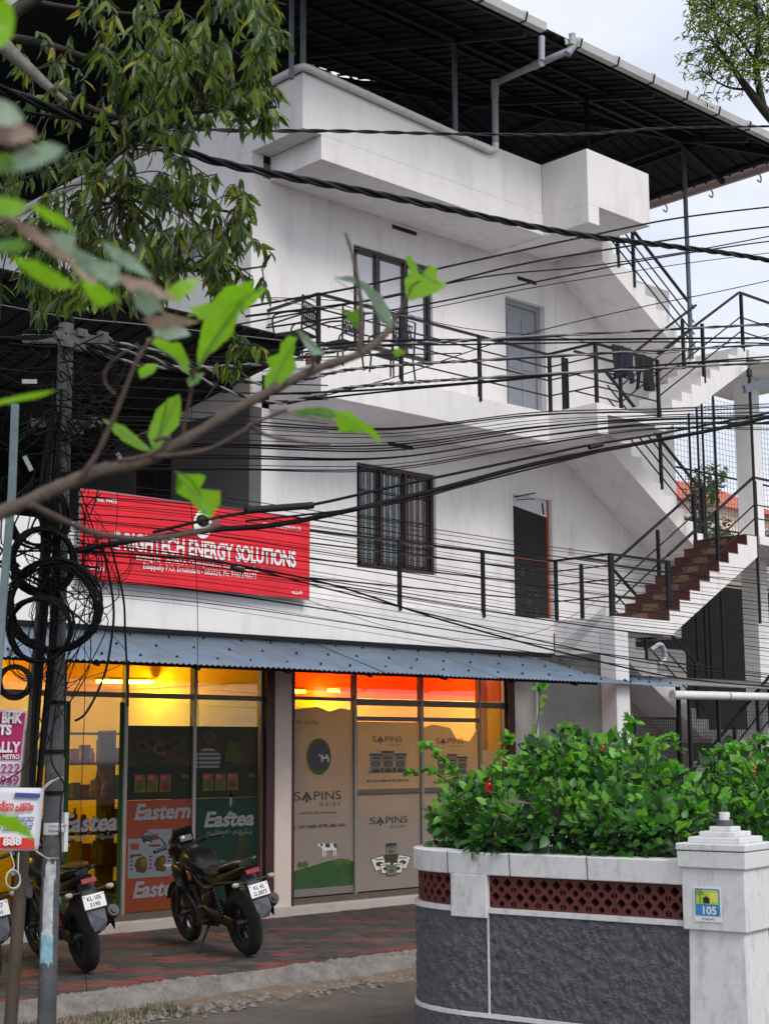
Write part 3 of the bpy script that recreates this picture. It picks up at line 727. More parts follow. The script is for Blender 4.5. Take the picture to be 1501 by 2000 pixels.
while xx<23.4:
    corr(xx,xx+1.0,14.2,3.05,13.2,2.88,'canopy_grey',c2,amp=.012); xx+=1.0
a=at(1312,1357,Y=13.22); b_=at(1501,1361,Y=13.22); b_=a+(b_-a)*1.6
q=MB(); q.tube([a,b_],.062,16); 
q.build('pipe_gutter','pvc_white',c2)
for t in (.02,.24,.34,.62,.8):
    p_=a+(b_-a)*t; q=MB(); q.tube([p_,p_+(b_-a).normalized()*.05],.067,16); q.build('pipe_collar','pvc_grey' if t>.3 else 'pvc_white',c2)
q=MB()
for x_ in (18.5,20.9,23.2): q=MB(); q.bar((x_,13.35,0),(x_,13.35,2.88),.05,.05); q.build('canopy_post','black_steel',c2)
# ================================================================ SHOP
SY=14.62   # glass plane
m=MB(); m.box(5.0,16.35,14.46,14.75,-.1,.10); part(m,'plinth','plinth_paint',bevel=.01)
m=MB(); m.box(11.88,12.14,14.50,14.74,.10,3.4); part(m,'pier','pink_cream',bevel=.006)
m=MB(); m.box(5,16.3,14.56,14.74,3.06,3.45); part(m,'lintel','grey_wall')
for (a_,b_) in ((16.13,16.25),(11.76,11.879),(12.141,12.20)):
    m=MB(); m.box(a_,b_,14.52,14.69,.10,3.4); part(m,'shop_door_post','maroon_post')
# right part wall below landing
m=MB(); m.box(16.25,18.6,14.9,15.05,-.1,3.62); m.box(16.24,16.3,14.7,14.9,-.1,3.4)
part(m,'ground_wall','grey_wall')
m=MB(); m.box(16.45,16.5,14.86,14.9,.3,3.1); m.box(17.1,17.14,14.86,14.9,.3,3.1); part(m,'wall_pipe','off_white')
# interior
m=MB(); m.box(5.0,12.0,20.0,20.1,-.05,3.44); m.box(4.9,5.0,14.75,20,-.05,3.44); m.box(11.9,11.99,14.76,20,-.05,3.44); part(m,'shop_wall','shop_yellow')
m=MB(); m.box(12.1,20.2,17.5,17.6,-.05,2.86); m.box(20.1,20.2,15.3,17.5,-.05,3.44); m.box(16.3,20.1,15.27,15.3,-.05,3.44);m.box(12.0,12.1,14.76,17.5,-.05,3.44); part(m,'shop_wall','shop_yellow')
m=MB(); m.box(12.1,20.2,17.48,17.6,2.861,3.44); m.box(12.101,12.13,14.8,17.48,2.86,3.36); part(m,'shop_wall_band','shop_orange')
m=MB(); m.box(11.86,11.899,14.8,20,2.80,3.36); m.box(5.0,11.86,19.95,19.999,2.8,3.36); part(m,'shop_wall_band','shop_ceiling')
m=MB(); m.box(12.1,16.25,14.75,17.5,3.36,3.44); m.box(16.25,20.1,15.3,17.5,3.36,3.44); part(m,'shop_ceiling','shop_orange')
m=MB(); m.box(5.0,11.9,14.75,20,3.36,3.44); part(m,'shop_ceiling','shop_ceiling')
m=MB(); m.box(5.0,16.2,14.76,20,-.06,0); m.box(16.2,20.1,15.3,20,-.06,0); part(m,'shop_floor','shop_dark')
def lamp(a,b,lbl,grp=None):
    a=Vector(a);b=Vector(b); e=empty('tube_lamp',(a+b)/2,lbl,'tube light')
    q=MB(); q.tube([a,b],.018,8); q.build('lamp_tube','tube_light',e)
    q=MB(); q.obox((a+b)/2+Vector((0,0,.045)),(b-a)/2*1.04,(0,.03,0),(0,0,.018)); q.build('batten','off_white',e)
lamp(at(190,1331,Y=17),at(300,1333,Y=17),'long lit tube light seen through the upper left shop pane')
lamp((6.8,17.0,2.92),(8.3,17.0,2.92),'lit tube light inside the shop behind the cable pole')
lamp(at(545,1350,Y=16.6),at(596,1351,Y=16.6),'short lit tube light above the tall cow poster pane')
lamp(at(640,1349,Y=17.2),at(662,1350,Y=17.2),'short lit tube light beside the mullion of the orange room')
lamp((15.0,16.2,3.29),(16.3,16.2,3.29),'lit tube light deep inside the orange ceiling room nearest the cream pier')
lamp((18.0,16.4,3.29),(19.2,16.4,3.29),'lit tube light deep inside the orange ceiling room')
lamp((10.3,19.2,2.98),(10.8,19.2,2.98),'small lit tube light at the back of the yellow shop')
m=MB(); m.box(12.3,16.1,15.1,15.7,0,1.55); part(m,'film_light_block','shop_dark')  # added dark blocks, so interior light reaches the films from above only
m=MB(); m.box(12.3,19.9,17.2,17.45,0,1.7); part(m,'film_light_block','shop_dark')
# upper bulkhead boards seen inside
m=MB(); m.box(8.1,9.6,18.6,18.7,1.2,2.9); m.box(10.2,11.3,18.6,18.7,2.0,2.9); part(m,'inner_board','shop_yellow')
m=MB(); m.box(9.65,10.1,18.0,18.1,.2,3.1); m.box(5.2,6.7,17.5,17.6,0.2,2.8); part(m,'inner_board','shop_ochre')
m=MB(); m.box(14.6,16.0,17.3,17.35,1.2,2.6); part(m,'inner_board','shop_yellow')
# shelf with goods behind the left pane
sh=empty('display_shelf',(10.1,15.6,0),'tall shelf of packets and bottles behind the left shop pane','shelf')
for z in (.25,.62,1.0,1.4,1.8,2.15):
    q=MB(); q.box(9.1,11.3,15.45,15.8,z,z+.025); q.build('shelf_board','shelf_wood',sh)
q=MB(); 
for x_ in (9.1,10.2,11.28): q.box(x_,x_+.03,15.45,15.8,0.0,2.2)
q.build('shelf_side','shelf_wood',sh)
gi=0
for z in (.275,.645,1.025,1.425,1.825):
    x_=9.2
    while x_<11.2:
        w_=R.uniform(.07,.16); h_=R.uniform(.14,.30); e=MB()
        if R.random()<.35:
            r0=w_*.42; e.tube([(x_+w_/2,15.58,z),(x_+w_/2,15.58,z+h_*.7),(x_+w_/2,15.58,z+h_*.8),(x_+w_/2,15.58,z+h_)],[r0,r0,r0*.45,r0*.4],10)
            nm,ct,lb='bottle','bottle','bottle standing on the shop shelf behind the glass'
        else:
            e.prism([(x_,z),(x_+w_*.9,z),(x_+w_*.86,z+h_*.5),(x_+w_*.9,z+h_),(x_,z+h_*.98),(x_+w_*.05,z+h_*.5)],15.5,15.5+R.uniform(.04,.1),'xz')
            nm,ct,lb='packet','packet','coloured packet standing on the shop shelf behind the glass'
        o=e.build(nm,'pack_%d'%R.randrange(6)); tag(o,lb,ct,nm+'s on the shop shelf'); x_+=w_*1.1
# shop fronts --------------------------------------------------
def pane(par,x0,x1,z0,z1,gm): q=MB(); q.box(x0,x1,SY-.003,SY+.003,z0,z1); return q.build('glass_pane',gm,par)
def front(x0,x1,cols,trs,label_m='shop_frame',zt=3.05,zb=.17):
    q=MB(); q.box(x0,x1,SY-.035,SY+.035,zb-.07,zb); q.box(x0,x1,SY-.035,SY+.035,zt,zt+.05)
    q.box(x0,x0+.03,SY-.035,SY+.035,zb,zt); q.box(x1-.03,x1,SY-.035,SY+.035,zb,zt)
    fr=q.build('shop_window',label_m,B,.003)
    for c in cols: q=MB(); q.box(c-.022,c+.022,SY-.04,SY+.04,zb,zt); q.build('mullion','shop_mullion',fr)
    for (a,b,z,w_) in trs: q=MB(); q.box(a,b,SY-.032,SY+.032,z-w_,z+w_); q.build('transom',label_m,fr)
    return fr
TZ=2.58
cL=[6.3,7.6,9.0-.02,9.79,10.74]
fl_=front(5.2,11.76,cL,[(5.23,11.73,TZ,.028)])
e_=[5.23]+cL+[11.73]
for i in range(6):
    pane(fl_,e_[i]+.022,e_[i+1]-.022,TZ+.028,3.05,'shop_glass_amber')
    pane(fl_,e_[i]+.022,e_[i+1]-.022,.17,TZ-.028,'shop_glass_olive')
cR=[13.27,14.47,15.60]
fr_=front(12.2,16.13,cR,[(12.23,13.25,2.60,.022),(13.29,16.10,2.57,.04),(13.29,15.58,2.36,.028),(13.29,15.58,1.43,.025)])
e_=[12.23]+cR+[16.10]
for i in range(4):
    pane(fr_,e_[i]+.022,e_[i+1]-.022,2.62,3.05,'shop_glass_orange')
for i in range(1,4): pane(fr_,e_[i]+.022,e_[i+1]-.022,.17,2.53,'shop_glass_amber')
pane(fr_,12.25,13.25,.17,2.58,'shop_glass_amber')
# --- printed films and posters on the outside of the panes
def film(par,x0,x1,z0,z1,mt,name='window_film',y=None,top=None):
    y=y or SY-.005
    q=MB(); pts=[(x0,z0),(x1,z0),(x1,z1)]+( [(x0+(x1-x0)*t,z1+dz) for t,dz in top] if top else [])+[(x0,z1)]
    q.prism(pts,y-.001,y+.001,'xz'); return q.build(name,mt,par)
class PR:   # flat print collector on a facade plane
    def __init__(s,x0,z0,w,h,y=SY-.0075): s.x0,s.z0,s.w,s.h,s.y=x0,z0,w,h,y; s.mb=MB(); s.mats=[]; s.k=0
    def mi(s,mn):
        if mn not in s.mats: s.mats.append(mn)
        return s.mats.index(mn)
    def poly(s,pts,mn):
        s.k+=1; y=s.y-.0004*s.k
        s.mb.add([(s.x0+u*s.w,y,s.z0+v*s.h) for u,v in pts],[tuple(range(len(pts)))],s.mi(mn))
    def ell(s,u,v,ru,rv,mn,n=18,a=0,wob=0):
        s.poly([(u+ru*math.cos(2*math.pi*i/n)*(1+wob*math.sin(i*2.3))*math.cos(a)-rv*math.sin(2*math.pi*i/n)*math.sin(a),v+rv*math.sin(2*math.pi*i/n)*(1+wob*math.cos(i*1.7))) for i in range(n)],mn)
    def rect(s,u0,v0,u1,v1,mn): s.poly([(u0,v0),(u1,v0),(u1,v1),(u0,v1)],mn)
    def done(s,name,par):
        return s.mb.build(name,s.mats,par,fix=False)
def T(par,s_,px,py,h,mt,align='LEFT',bold=0,shear=0,fitpx=None,y=SY-.012,sx=1):
    a=at(px,py,Y=y); fw=None
    if fitpx: fw=at(fitpx,py,Y=y).x-a.x
    return text(s_,h,a,mt,par,align=align,bold=bold,shear=shear,sx=sx,fitw=fw)
# right window films
film(fr_,12.25,13.25,.19,2.46,'film_white',top=[(.8,.03),(.6,-.02),(.4,.04),(.2,.02)])
film(fr_,13.30,14.44,1.46,2.32,'film_white'); film(fr_,14.50,15.57,1.46,2.25,'film_white',top=[(.85,-.18),(.6,-.14),(.5,.0),(.2,.05)])
film(fr_,13.30,14.44,.19,1.40,'film_white'); film(fr_,14.50,15.57,.19,1.40,'film_white'); film(fr_,15.63,16.07,.19,1.95,'film_white')
film(fr_,12.25,13.25,.19,.28,'film_edge',y=SY-.009)
def cow(p,u,v,s,ar):
    # standing cow in profile facing left; ar scales u
    f=lambda x,y:(u+x*s*ar,v+y*s)
    p.poly([f(*q) for q in [(-.52,.30),(-.50,.44),(-.40,.50),(-.30,.46),(-.22,.40),(.45,.42),(.52,.36),(.54,.05),(.46,-.02),(.10,-.04),(-.22,-.02),(-.30,.12),(-.38,.26),(-.46,.24)]],'film_cow_white')
    for x in (-.24,-.12,.36,.47): p.poly([f(x-.035,.02),f(x+.045,.02),f(x+.025,-.42),f(x-.03,-.42)],'film_cow_white')
    p.poly([f(*q) for q in [(-.10,.40),(.14,.41),(.16,.22),(.06,.12),(-.04,.20),(-.12,.18)]],'film_dark')
    p.poly([f(*q) for q in [(.30,.41),(.50,.38),(.52,.12),(.42,.10),(.36,.26)]],'film_dark')
    p.poly([f(*q) for q in [(-.42,.49),(-.32,.47),(-.24,.30),(-.33,.24),(-.38,.34)]],'film_dark')
    p.poly([f(*q) for q in [(.53,.34),(.57,.30),(.58,-.12),(.55,-.12),(.54,.25)]],'film_dark')
    p.poly([f(*q) for q in [(-.44,.50),(-.48,.58),(-.43,.54)]],'film_dark')
    p.poly([f(*q) for q in [(.18,-.02),(.26,-.02),(.24,-.10),(.19,-.09)]],'poster_skin')
def logo(par,px0,px1,py,h,sub=True):
    y=SY-.012; a=at(px0,py,Y=y); b=at(px1,py,Y=y); w=b.x-a.x; z=a.z
    T0=lambda s_,x,wd,hh=h,bold=0.0: text(s_,hh,Vector((x,y,z)),'film_dark',par,bold=bold,fitw=wd)
    T0('S',a.x,w*.15); T0('PINS',a.x+w*.42,w*.58)
    p=PR(a.x+w*.17,z,w*.24,h*.74,SY-.0085)
    p.poly([(0,0),(.5,1),(1,0),(.74,0),(.5,.42),(.26,0)],'film_dark'); p.poly([(.5,.38),(.62,.12),(.5,-.08),(.38,.12)],'film_logo'); p.ell(.5,-.12,.13,.13,'film_dark'); p.done('logo_print',par)
    if sub: text('D A I R Y',h*.42,Vector((a.x+w*.56,y,z-h*.50)),'film_dark',par,fitw=w*.44)
logo(fr_,572,664,1564,.155); logo(fr_,726,783,1449,.105); logo(fr_,850,903,1452,.10); logo(fr_,721,794,1610,.125); logo(fr_,846,915,1610,.125)
T(fr_,'for purity',578,1414,.085,'film_dark',shear=.35,fitpx=622)
T(fr_,'An ISO 22000 : 2005 Certified Company',585,1591,.045,'film_dark',fitpx=657)
T(fr_,'MILK - CURD - PANEER - BUTTER - GHEE - KHOA',566,1619,.055,'film_dark',bold=.02,fitpx=674)
T(fr_,'MILK | CURD | PANEER | BUTTER | GHEE | KHOA',716,1528,.045,'film_dark',bold=.02,fitpx=798)
T(fr_,'MILK | CURD | PANEER | BUTTER',846,1530,.045,'film_dark',bold=.02,fitpx=925)
p=PR(12.25,.19,1.0,2.3)
p.poly([(0,.035),(1,.035),(1,.165),(.8,.185),(.55,.175),(.3,.155),(0,.135)],'film_green')
for u in (.12,.2,.72,.78,.9): p.ell(u,.165,.045,.018,'film_logo',wob=.2)
cow(p,.56,.235,.085,3.5)
p.ell(.42,.735,.20,.098,'film_logo',24); p.ell(.42,.735,.165,.080,'film_dark',24); cow(p,.50,.725,.05,3.4)
p.done('window_print',fr_)
def tubs(x0,z0,w,h):
    p=PR(x0,z0,w,h)
    p.poly([(0,0),(1,0),(.9,.25),(.1,.22)],'film_logo')
    for i,u in enumerate((.05,.36,.68)):
        dv=.12 if i==1 else 0
        p.poly([(u+.02,.02),(u+.27,.02),(u+.30,.8+dv),(u-.01,.8+dv)],'film_edge'); p.rect(u-.02,.8+dv,u+.31,.88+dv,'film_dark'); p.ell(u+.145,.42,.10,.11,'film_logo'); p.ell(u+.145,.42,.06,.06,'film_edge'); p.rect(u+.05,.66,u+.24,.72,'film_dark')
        p.ell(u+.15,.1,.09,.08,'poster_yellow' if i==1 else 'film_dark')
    p.done('window_print',fr_)
a=at(718,1510,Y=SY); b=at(793,1510,Y=SY); tubs(a.x,a.z,b.x-a.x,.28)
a=at(850,1513,Y=SY); b=at(912,1513,Y=SY); tubs(a.x,a.z,b.x-a.x,.27)
a=at(724,1717,Y=SY); b=at(800,1717,Y=SY); p=PR(a.x,a.z,b.x-a.x,.42)
for (u,v,s_,c,an) in ((.5,.8,.16,'film_edge',0),(.2,.45,.2,'film_cow_white',.3),(.8,.45,.2,'film_cow_white',-.3),(.5,.5,.2,'poster_lime',0),(.36,.3,.16,'film_cow_white',.1),(.66,.28,.16,'film_cow_white',-.1),(.5,.22,.16,'film_edge',0)):
    c_,n_=math.cos(an),math.sin(an); pts=[(-s_*.8,-s_),(s_*.8,-s_),(s_*.85,s_),(-s_*.85,s_)]
    p.poly([(u+x*c_-y_*n_,v+x*n_+y_*c_) for x,y_ in pts],'film_dark'); p.poly([(u+.9*(x*c_-y_*n_),v+.9*(x*n_+y_*c_)) for x,y_ in pts],c)
    p.ell(u,v-.02,s_*.45,s_*.35,R.choice(['poster_lime','film_logo','film_dark','poster_red'])); p.rect(u-s_*.5,v+s_*.5,u+s_*.5,v+s_*.65,'film_dark')
p.ell(.5,1.0,.15,.05,'film_dark'); p.done('window_print',fr_)
# left window posters
x0,x1=9.81,10.72; zm=1.41
film(fl_,x0,x1,zm,2.24,'poster_olive','poster'); film(fl_,x0,x1,.19,zm-.004,'poster_orange','poster')
film(fl_,10.76,11.70,zm,2.24,'poster_olive','poster'); film(fl_,10.76,11.70,.19,zm-.004,'poster_green','poster')
def upper(x0,x1,child):
    p=PR(x0,zm,x1-x0,.83)
    p.rect(0,0,1,.45,'poster_olive_dark')
    for i in range(9): p.ell(R.uniform(.08,.92),R.uniform(.55,.9),R.uniform(.09,.16),R.uniform(.08,.13),'poster_olive' if i%2 else 'poster_skin',wob=.08)
    if child:
        p.ell(.22,.86,.10,.10,'ink_black'); p.ell(.22,.79,.07,.10,'poster_skin'); p.poly([(.02,.42),(.38,.42),(.40,.60),(.28,.69),(.14,.69),(.02,.62)],'poster_grey')
        for k in range(4): p.rect(.03,.45+.06*k,.39,.475+.06*k,'ink_black')
        p.poly([(.45,.5),(.72,.5),(.68,.78),(.50,.80)],'poster_lime')
    else:
        for k in range(5): p.ell(.25+.13*k,.72+.05*math.sin(k*2),.11,.085,'poster_yellow' if k==2 else 'poster_skin'); p.ell(.25+.13*k,.72+.05*math.sin(k*2),.06,.05,'poster_olive_dark')
    for k in range(3):
        u=.12+.19*k; p.rect(u,.10,u+.175,.34,'poster_yellow'); p.rect(u+.02,.27,u+.10,.32,'ink_maroon'); p.ell(u+.09,.17,.06,.05,'poster_red' if k==2 else 'poster_lime',wob=.2)
    p.rect(.82,.28,.95,.33,'poster_lime'); p.done('poster_print',fl_)
upper(x0,x1,False); upper(10.76,11.70,True)
def wordmark(px0,px1,py,h,s_,mt='poster_grey'): T(fl_,s_,px0,py,h,mt,shear=.22,bold=.035,fitpx=px1)
wordmark(261,371,1601,.24,'Eastern'); wordmark(258,366,1754,.24,'Eastern'); wordmark(397,495,1615,.24,'Eastea'); wordmark(116,228,1625,.26,'Eastea')
T(fl_,'രുചിയുള്ള കടുപ്പം',402,1633,.085,'poster_lightgrey',shear=.15,fitpx=492); T(fl_,'രുചിയുള്ള കടുപ്പം',128,1641,.085,'poster_lightgrey',shear=.15,fitpx=224)
T(fl_,'Eastea',416,1687,.07,'poster_lightgrey',shear=.2,fitpx=440); T(fl_,'Eastea',128,1712,.10,'poster_lime',shear=.2,fitpx=162)
p=PR(x0,.19,.91,1.2)
for (u0,v0,u1,v1) in ((.06,.30,.40,.66),(.34,.30,.70,.74),(.62,.32,.96,.68)):
    p.rect(u0,v0,u1,v1,'poster_lightgrey'); p.rect(u0+.03,v1-.10,u0+.16,v1-.04,'poster_orange'); p.rect(u0+.03,v1-.16,u0+.2,v1-.14,'poster_red'); p.ell((u0+u1)/2+.03,v0+.12,.10,.075,'poster_skin',wob=.1); p.ell((u0+u1)/2+.06,v0+.14,.05,.04,'poster_yellow')
    for k in range(4): p.rect(u0+.03,v0+.08+.035*k,u0+.07,v0+.095+.035*k,'ink_black')
p.done('poster_print',fl_)
a=at(440,1592,Y=SY); p=PR(a.x,a.z,.14,.30)
p.poly([(.5,.25),(.72,.55),(.62,.8),(.5,1.0),(.42,.75),(.36,.5)],'poster_lightgrey'); p.poly([(.1,.05),(.5,.16),(.95,.05),(.7,-.03),(.3,-.03)],'poster_lightgrey'); p.done('poster_print',fl_)
a=at(452,1740,Y=SY); p=PR(a.x,a.z,.40,.7)
p.rect(.0,.0,.7,.5,'poster_lime'); p.poly([(.05,.5),(.65,.5),(.5,.7),(.45,1),(.2,1),(.2,.7)],'poster_olive'); p.ell(.35,.25,.2,.15,'poster_green'); p.done('poster_print',fl_)
film(fl_,9.02,9.08,.19,2.5,'tint_green','window_print'); film(fl_,9.72,9.77,.19,2.5,'tint_green','window_print'); film(fl_,9.08,9.72,.19,.26,'tint_green','window_print')

# ================================================================ RED SIGN
sx0,sx1,sz0,sz1=8.93,12.22,3.80,4.80; sy=14.27
sg=empty('shop_sign',(10.6,sy,4.3),'large red banner sign with white lettering fixed to the white balcony front','sign')
q=MB(); n=30; vs=[];fs=[]
for i in range(n+1):
    for j in range(7): vs.append((sx0+(sx1-sx0)*i/n,sy+.006*math.sin(i*.9+j*.6)+.004*math.sin(i*.31),sz0+(sz1-sz0)*j/6))
for i in range(n):
    for j in range(6): a=i*7+j; fs.append((a,a+7,a+8,a+1))
q.add(vs,fs,0,True); q.build('sign_face','sign_red',sg)
q=MB(); q.box(sx0-.01,sx1+.012,sy+.012,sy+.04,sz0-.012,sz1+.012); q.build('sign_frame','sign_edge',sg)
q=MB()
for x_ in (9.4,10.6,11.8): q.box(x_,x_+.03,sy+.04,YF,3.9,4.72)
q.build('sign_bracket','sign_edge',sg)
def ST(s_,px0,py,h,px1=None,bold=0,mt='sign_white',align='LEFT',shear=0):
    y=sy-.014; a=at(px0,py,Y=y); fw=(at(px1,py,Y=y).x-a.x) if px1 else None
    text(s_,h,a,mt,sg,bold=bold,fitw=fw,shear=shear)
ST('E RIGHTECH ENERGY SOLUTIONS',222,1070,.262,577,bold=.035)
ST('Building No - 35/1467,A, Chuttupadukara, Kunnumpuram Road',266,1093,.088,512,bold=.012)
ST('Edappally P.O, Ernakulam - 682024, Ph: 9447396673',279,1110,.092,500,bold=.012)
ST('GSTIN: 32AZEPJ0865M1Z8',513,1027,.060,587,bold=.01); ST('ഇടപ്പള്ളി',569,1160,.06,590,bold=.02); ST('Edappally',176,1112,.07,204,bold=.02); ST('Mob: 94473',185,978,.07,228,bold=.02)
a=at(396,1024,Y=sy-.016); p=PR(a.x-.13,a.z-.17,.26,.34,sy-.015)
p.ell(.5,.5,.5,.5,'sign_white',28); p.ell(.5,.62,.36,.22,'poster_olive_dark'); p.ell(.5,.66,.22,.12,'poster_lime'); p.rect(.22,.20,.78,.28,'ink_black'); p.done('emblem',sg)

# ================================================================ GATE WALL (curved planter wall)
GW=empty('boundary_wall',(7.6,6.4,0),'curved grey roughcast boundary wall with white coping and red pierced blocks','wall')
# outer line: path points (x,y) from the pillar to the left then curving away
pc=Vector((7.66,5.13)); 
line=[Vector((7.645,5.45)),Vector((7.56,5.95)),Vector((7.48,6.4)),Vector((7.41,6.8)),Vector((7.36,7.08)),Vector((7.36,7.28)),Vector((7.41,7.48)),Vector((7.53,7.66)),Vector((7.72,7.80)),Vector((7.98,7.90)),Vector((8.6,8.08)),Vector((9.6,8.38)),Vector((11.2,8.85))]
def dens(pts,st=.03):
    P_=smooth_path([Vector((p.x,p.y,0)) for p in pts],12); o=[P_[0]]; acc=0
    L_=[0]; 
    for i in range(1,len(P_)): L_.append(L_[-1]+(P_[i]-P_[i-1]).length)
    o=[];k=0;s=0
    while s<L_[-1]:
        while L_[k+1]<s: k+=1
        t=(s-L_[k])/max(1e-9,(L_[k+1]-L_[k])); o.append(P_[k].lerp(P_[k+1],t)); s+=st
    return o,L_[-1]
path,plen=dens(line,.02)
def nrm(i):
    d=(path[min(i+1,len(path)-1)]-path[max(i-1,0)]).normalized(); return Vector((-d.y,d.x,0))   # points outward (-x side)
def strip(i0,i1,z0,z1,off0,off1,mt,name,step=1,noise=0,bev=0,par=GW,kind=None):
    q=MB(); idx=list(range(i0,i1+1,step)); vs=[];fs=[]
    nz_=max(1,int((z1-z0)/.02)) if noise else 1
    for i in idx:
        n_=nrm(i)
        for j in range(nz_+1):
            z=z0+(z1-z0)*j/nz_; pp=path[i]+n_*(off0+(R.uniform(-noise,noise) if noise else 0)); vs.append((pp.x,pp.y,z))
        pp=path[i]+n_*off1; vs+=[(pp.x,pp.y,z1),(pp.x,pp.y,z0)]
    K=nz_+3
    for a in range(len(idx)-1):
        for j in range(K): b0=a*K+j; b1=a*K+(j+1)%K; fs.append((b0,b0+K,b1+K,b1))
    fs.append(tuple(range(K))); fs.append(tuple(range((len(idx)-1)*K,len(idx)*K))[::-1])
    q.add(vs,fs,0,bool(noise)); return q.build(name,mt,par,bev,kind=kind)
# orientation check: outward must face the camera (towards -x)
if nrm(10).x>0:
    _n=nrm
    def nrm(i): return -_n(i)
NP=len(path)-1
strip(0,NP,.27,.895,0.0,-.16,'roughcast','roughcast_wall',noise=.011)
strip(0,NP,.245,.272,.018,-.16,'wall_white','plinth_band')
strip(0,NP,-.14,.245,.012,-.16,'roughcast','roughcast_base',noise=.011)
strip(0,NP,.893,.925,.015,-.18,'wall_white','ledge')
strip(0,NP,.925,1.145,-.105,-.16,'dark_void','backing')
strip(0,NP,1.13,1.27,.02,-.20,'wall_white','coping',bev=.006)
def arc(pt): # index nearest
    return min(range(len(path)),key=lambda i:(path[i]-Vector((pt[0],pt[1],0))).length)
def proj(v):
    v=Vector(v)-CAM; z=v.dot(FW); return 750.5+F*v.dot(RT)/z,1000-F*v.dot(UP)/z
def idx_at_px(px,lo=0,hi=None):
    hi=hi or NP; return min(range(lo,hi),key=lambda i:abs(proj(path[i])[0]-px))
ie=max(range(arc((7.36,7.1)),arc((7.98,7.9))),key=lambda i:-proj(path[i])[0])   # leftmost visible
i960=idx_at_px(958,0,ie); i888=idx_at_px(888,0,ie)
strip(i960,i888,.86,1.131,.024,-.12,'wall_white','wall_post',bev=.006)
# vertical joint groove in the roughcast and cracks in coping
for px in (884,1005,1160):
    k=idx_at_px(px,0,ie); pp=path[k]+nrm(k)*.0225; q=MB(); q.bar((pp.x,pp.y,1.13),(pp.x,pp.y+.006,1.272),.004,.003); q.build('coping_joint','ink_black',GW)
k=idx_at_px(960,0,ie); pp=path[k]+nrm(k)*.008; q=MB(); q.bar((pp.x,pp.y,.27),(pp.x,pp.y,.895),.012,.008); q.build('render_joint','wall_white',GW)
# pierced blocks
def jali(cell,h,th):
    """one pierced block two cells wide, with quatrefoil and round holes (2D filled curve, extruded)"""
    cu=bpy.data.curves.new('j','CURVE'); cu.dimensions='2D'; cu.fill_mode='BOTH'; cu.extrude=th/2
    W=cell*2
    def sp(pts):
        s=cu.splines.new('POLY'); s.points.add(len(pts)-1)
        for i,(a,b) in enumerate(pts): s.points[i].co=(a,b,0,1)
        s.use_cyclic_u=True
    r=cell*.215
    sp([(-W/2,0),(W/2,0),(W/2,h),(-W/2,h)])
    zc=[h-cell*.55,h-cell*1.55]
    for c in (-cell/2,cell/2):
        for z in zc:
            pts=[]
            for i in range(24):
                t=2*math.pi*i/24; rr=cell*.30*(.80+.26*abs(math.cos(2*t))); pts.append((c+rr*math.cos(t),z+rr*math.sin(t)))
            sp(pts)
    for c in (0,):
        for z in (h-cell*1.05,h-cell*2.05):
            sp([(c+r*math.cos(2*math.pi*i/14),max(.004,z+r*math.sin(2*math.pi*i/14))) for i in range(14)])
    for sgn in (-1,1):
        for z in (h-cell*1.05,h-cell*2.05):
            sp([(sgn*(W/2-.003)-sgn*r*.9*abs(math.cos(t)),max(.004,z+r*math.sin(t))) for t in [ -math.pi/2+math.pi*i/8 for i in range(9)]])
    o=bpy.data.objects.new('j',cu); COL.objects.link(o); dg=bpy.context.evaluated_depsgraph_get(); me=bpy.data.meshes.new_from_object(o.evaluated_get(dg)); bpy.data.objects.remove(o); bpy.data.curves.remove(cu)
    me.name='pierced_block'; me.materials.clear(); me.materials.append(MATS['jali_red']); return me
cell=.089; JM=jali(cell,.212,.05)
step=int(round(2*cell/.02*1.0))
def put_blocks(i0,i1):
    s=i0
    while True:
        e=s; 
        while e<NP and (path[e]-path[s]).length<2*cell-.001: e+=1
        if e>i1+4: break
        a=path[s];b=path[e]; mid=(a+b)/2; d=(b-a).normalized(); n_=nrm((s+e)//2)
        o=bpy.data.objects.new('pierced_block',JM); COL.objects.link(o); o.parent=GW
        Mx=Matrix(((d.x,0,n_.x,0),(d.y,0,n_.y,0),(0,1,0,0),(0,0,0,1)))
        loc=mid+n_*(-.04)+Vector((0,0,.9225))-origin(GW); o.matrix_local=Matrix.Translation(loc)@Mx
        s=e
put_blocks(0,i960+2); put_blocks(i888+1,min(NP-10,ie+40))
# gate pillar
GP=empty('gate_pillar',(7.8,5.3,0),'white gate pillar with stepped cap and blue house number plate','pillar')
ux=Vector((.985,.172,0)).normalized(); vx=Vector((-.172,.985,0)).normalized()  # right face dir, front face dir (to the left)
W_=.37; c0=Vector((7.675,5.13,0))
def pbox(z0,z1,o,name,mt,bev=.006,tp=0):
    q=MB(); 
    def cs(o_): return [c0-ux*o_-vx*o_, c0+ux*(W_+o_)-vx*o_, c0+ux*(W_+o_)+vx*(W_+o_), c0-ux*o_+vx*(W_+o_)]
    vs=[(p.x,p.y,z0) for p in cs(o+tp)]+[(p.x,p.y,z1) for p in cs(o)]
    q.add(vs,[(0,1,2,3),(4,7,6,5),(0,4,5,1),(1,5,6,2),(2,6,7,3),(3,7,4,0)]); return q.build(name,mt,GP,bev)
pbox(-.14,.88,-.012,'pillar_shaft','wall_white',tp=.02); pbox(.88,1.235,.012,'pillar_head','wall_white')
pbox(1.235,1.33,.030,'cap_moulding','wall_white'); pbox(1.325,1.337,.022,'cap_groove','ink_black',0); pbox(1.335,1.375,.035,'cap_moulding','wall_white')
pbox(1.375,1.41,-.02,'cap_step','wall_white'); pbox(1.41,1.44,-.07,'cap_step','wall_white'); pbox(1.44,1.468,-.115,'cap_step','wall_white')
cc=c0+ux*W_/2+vx*W_/2
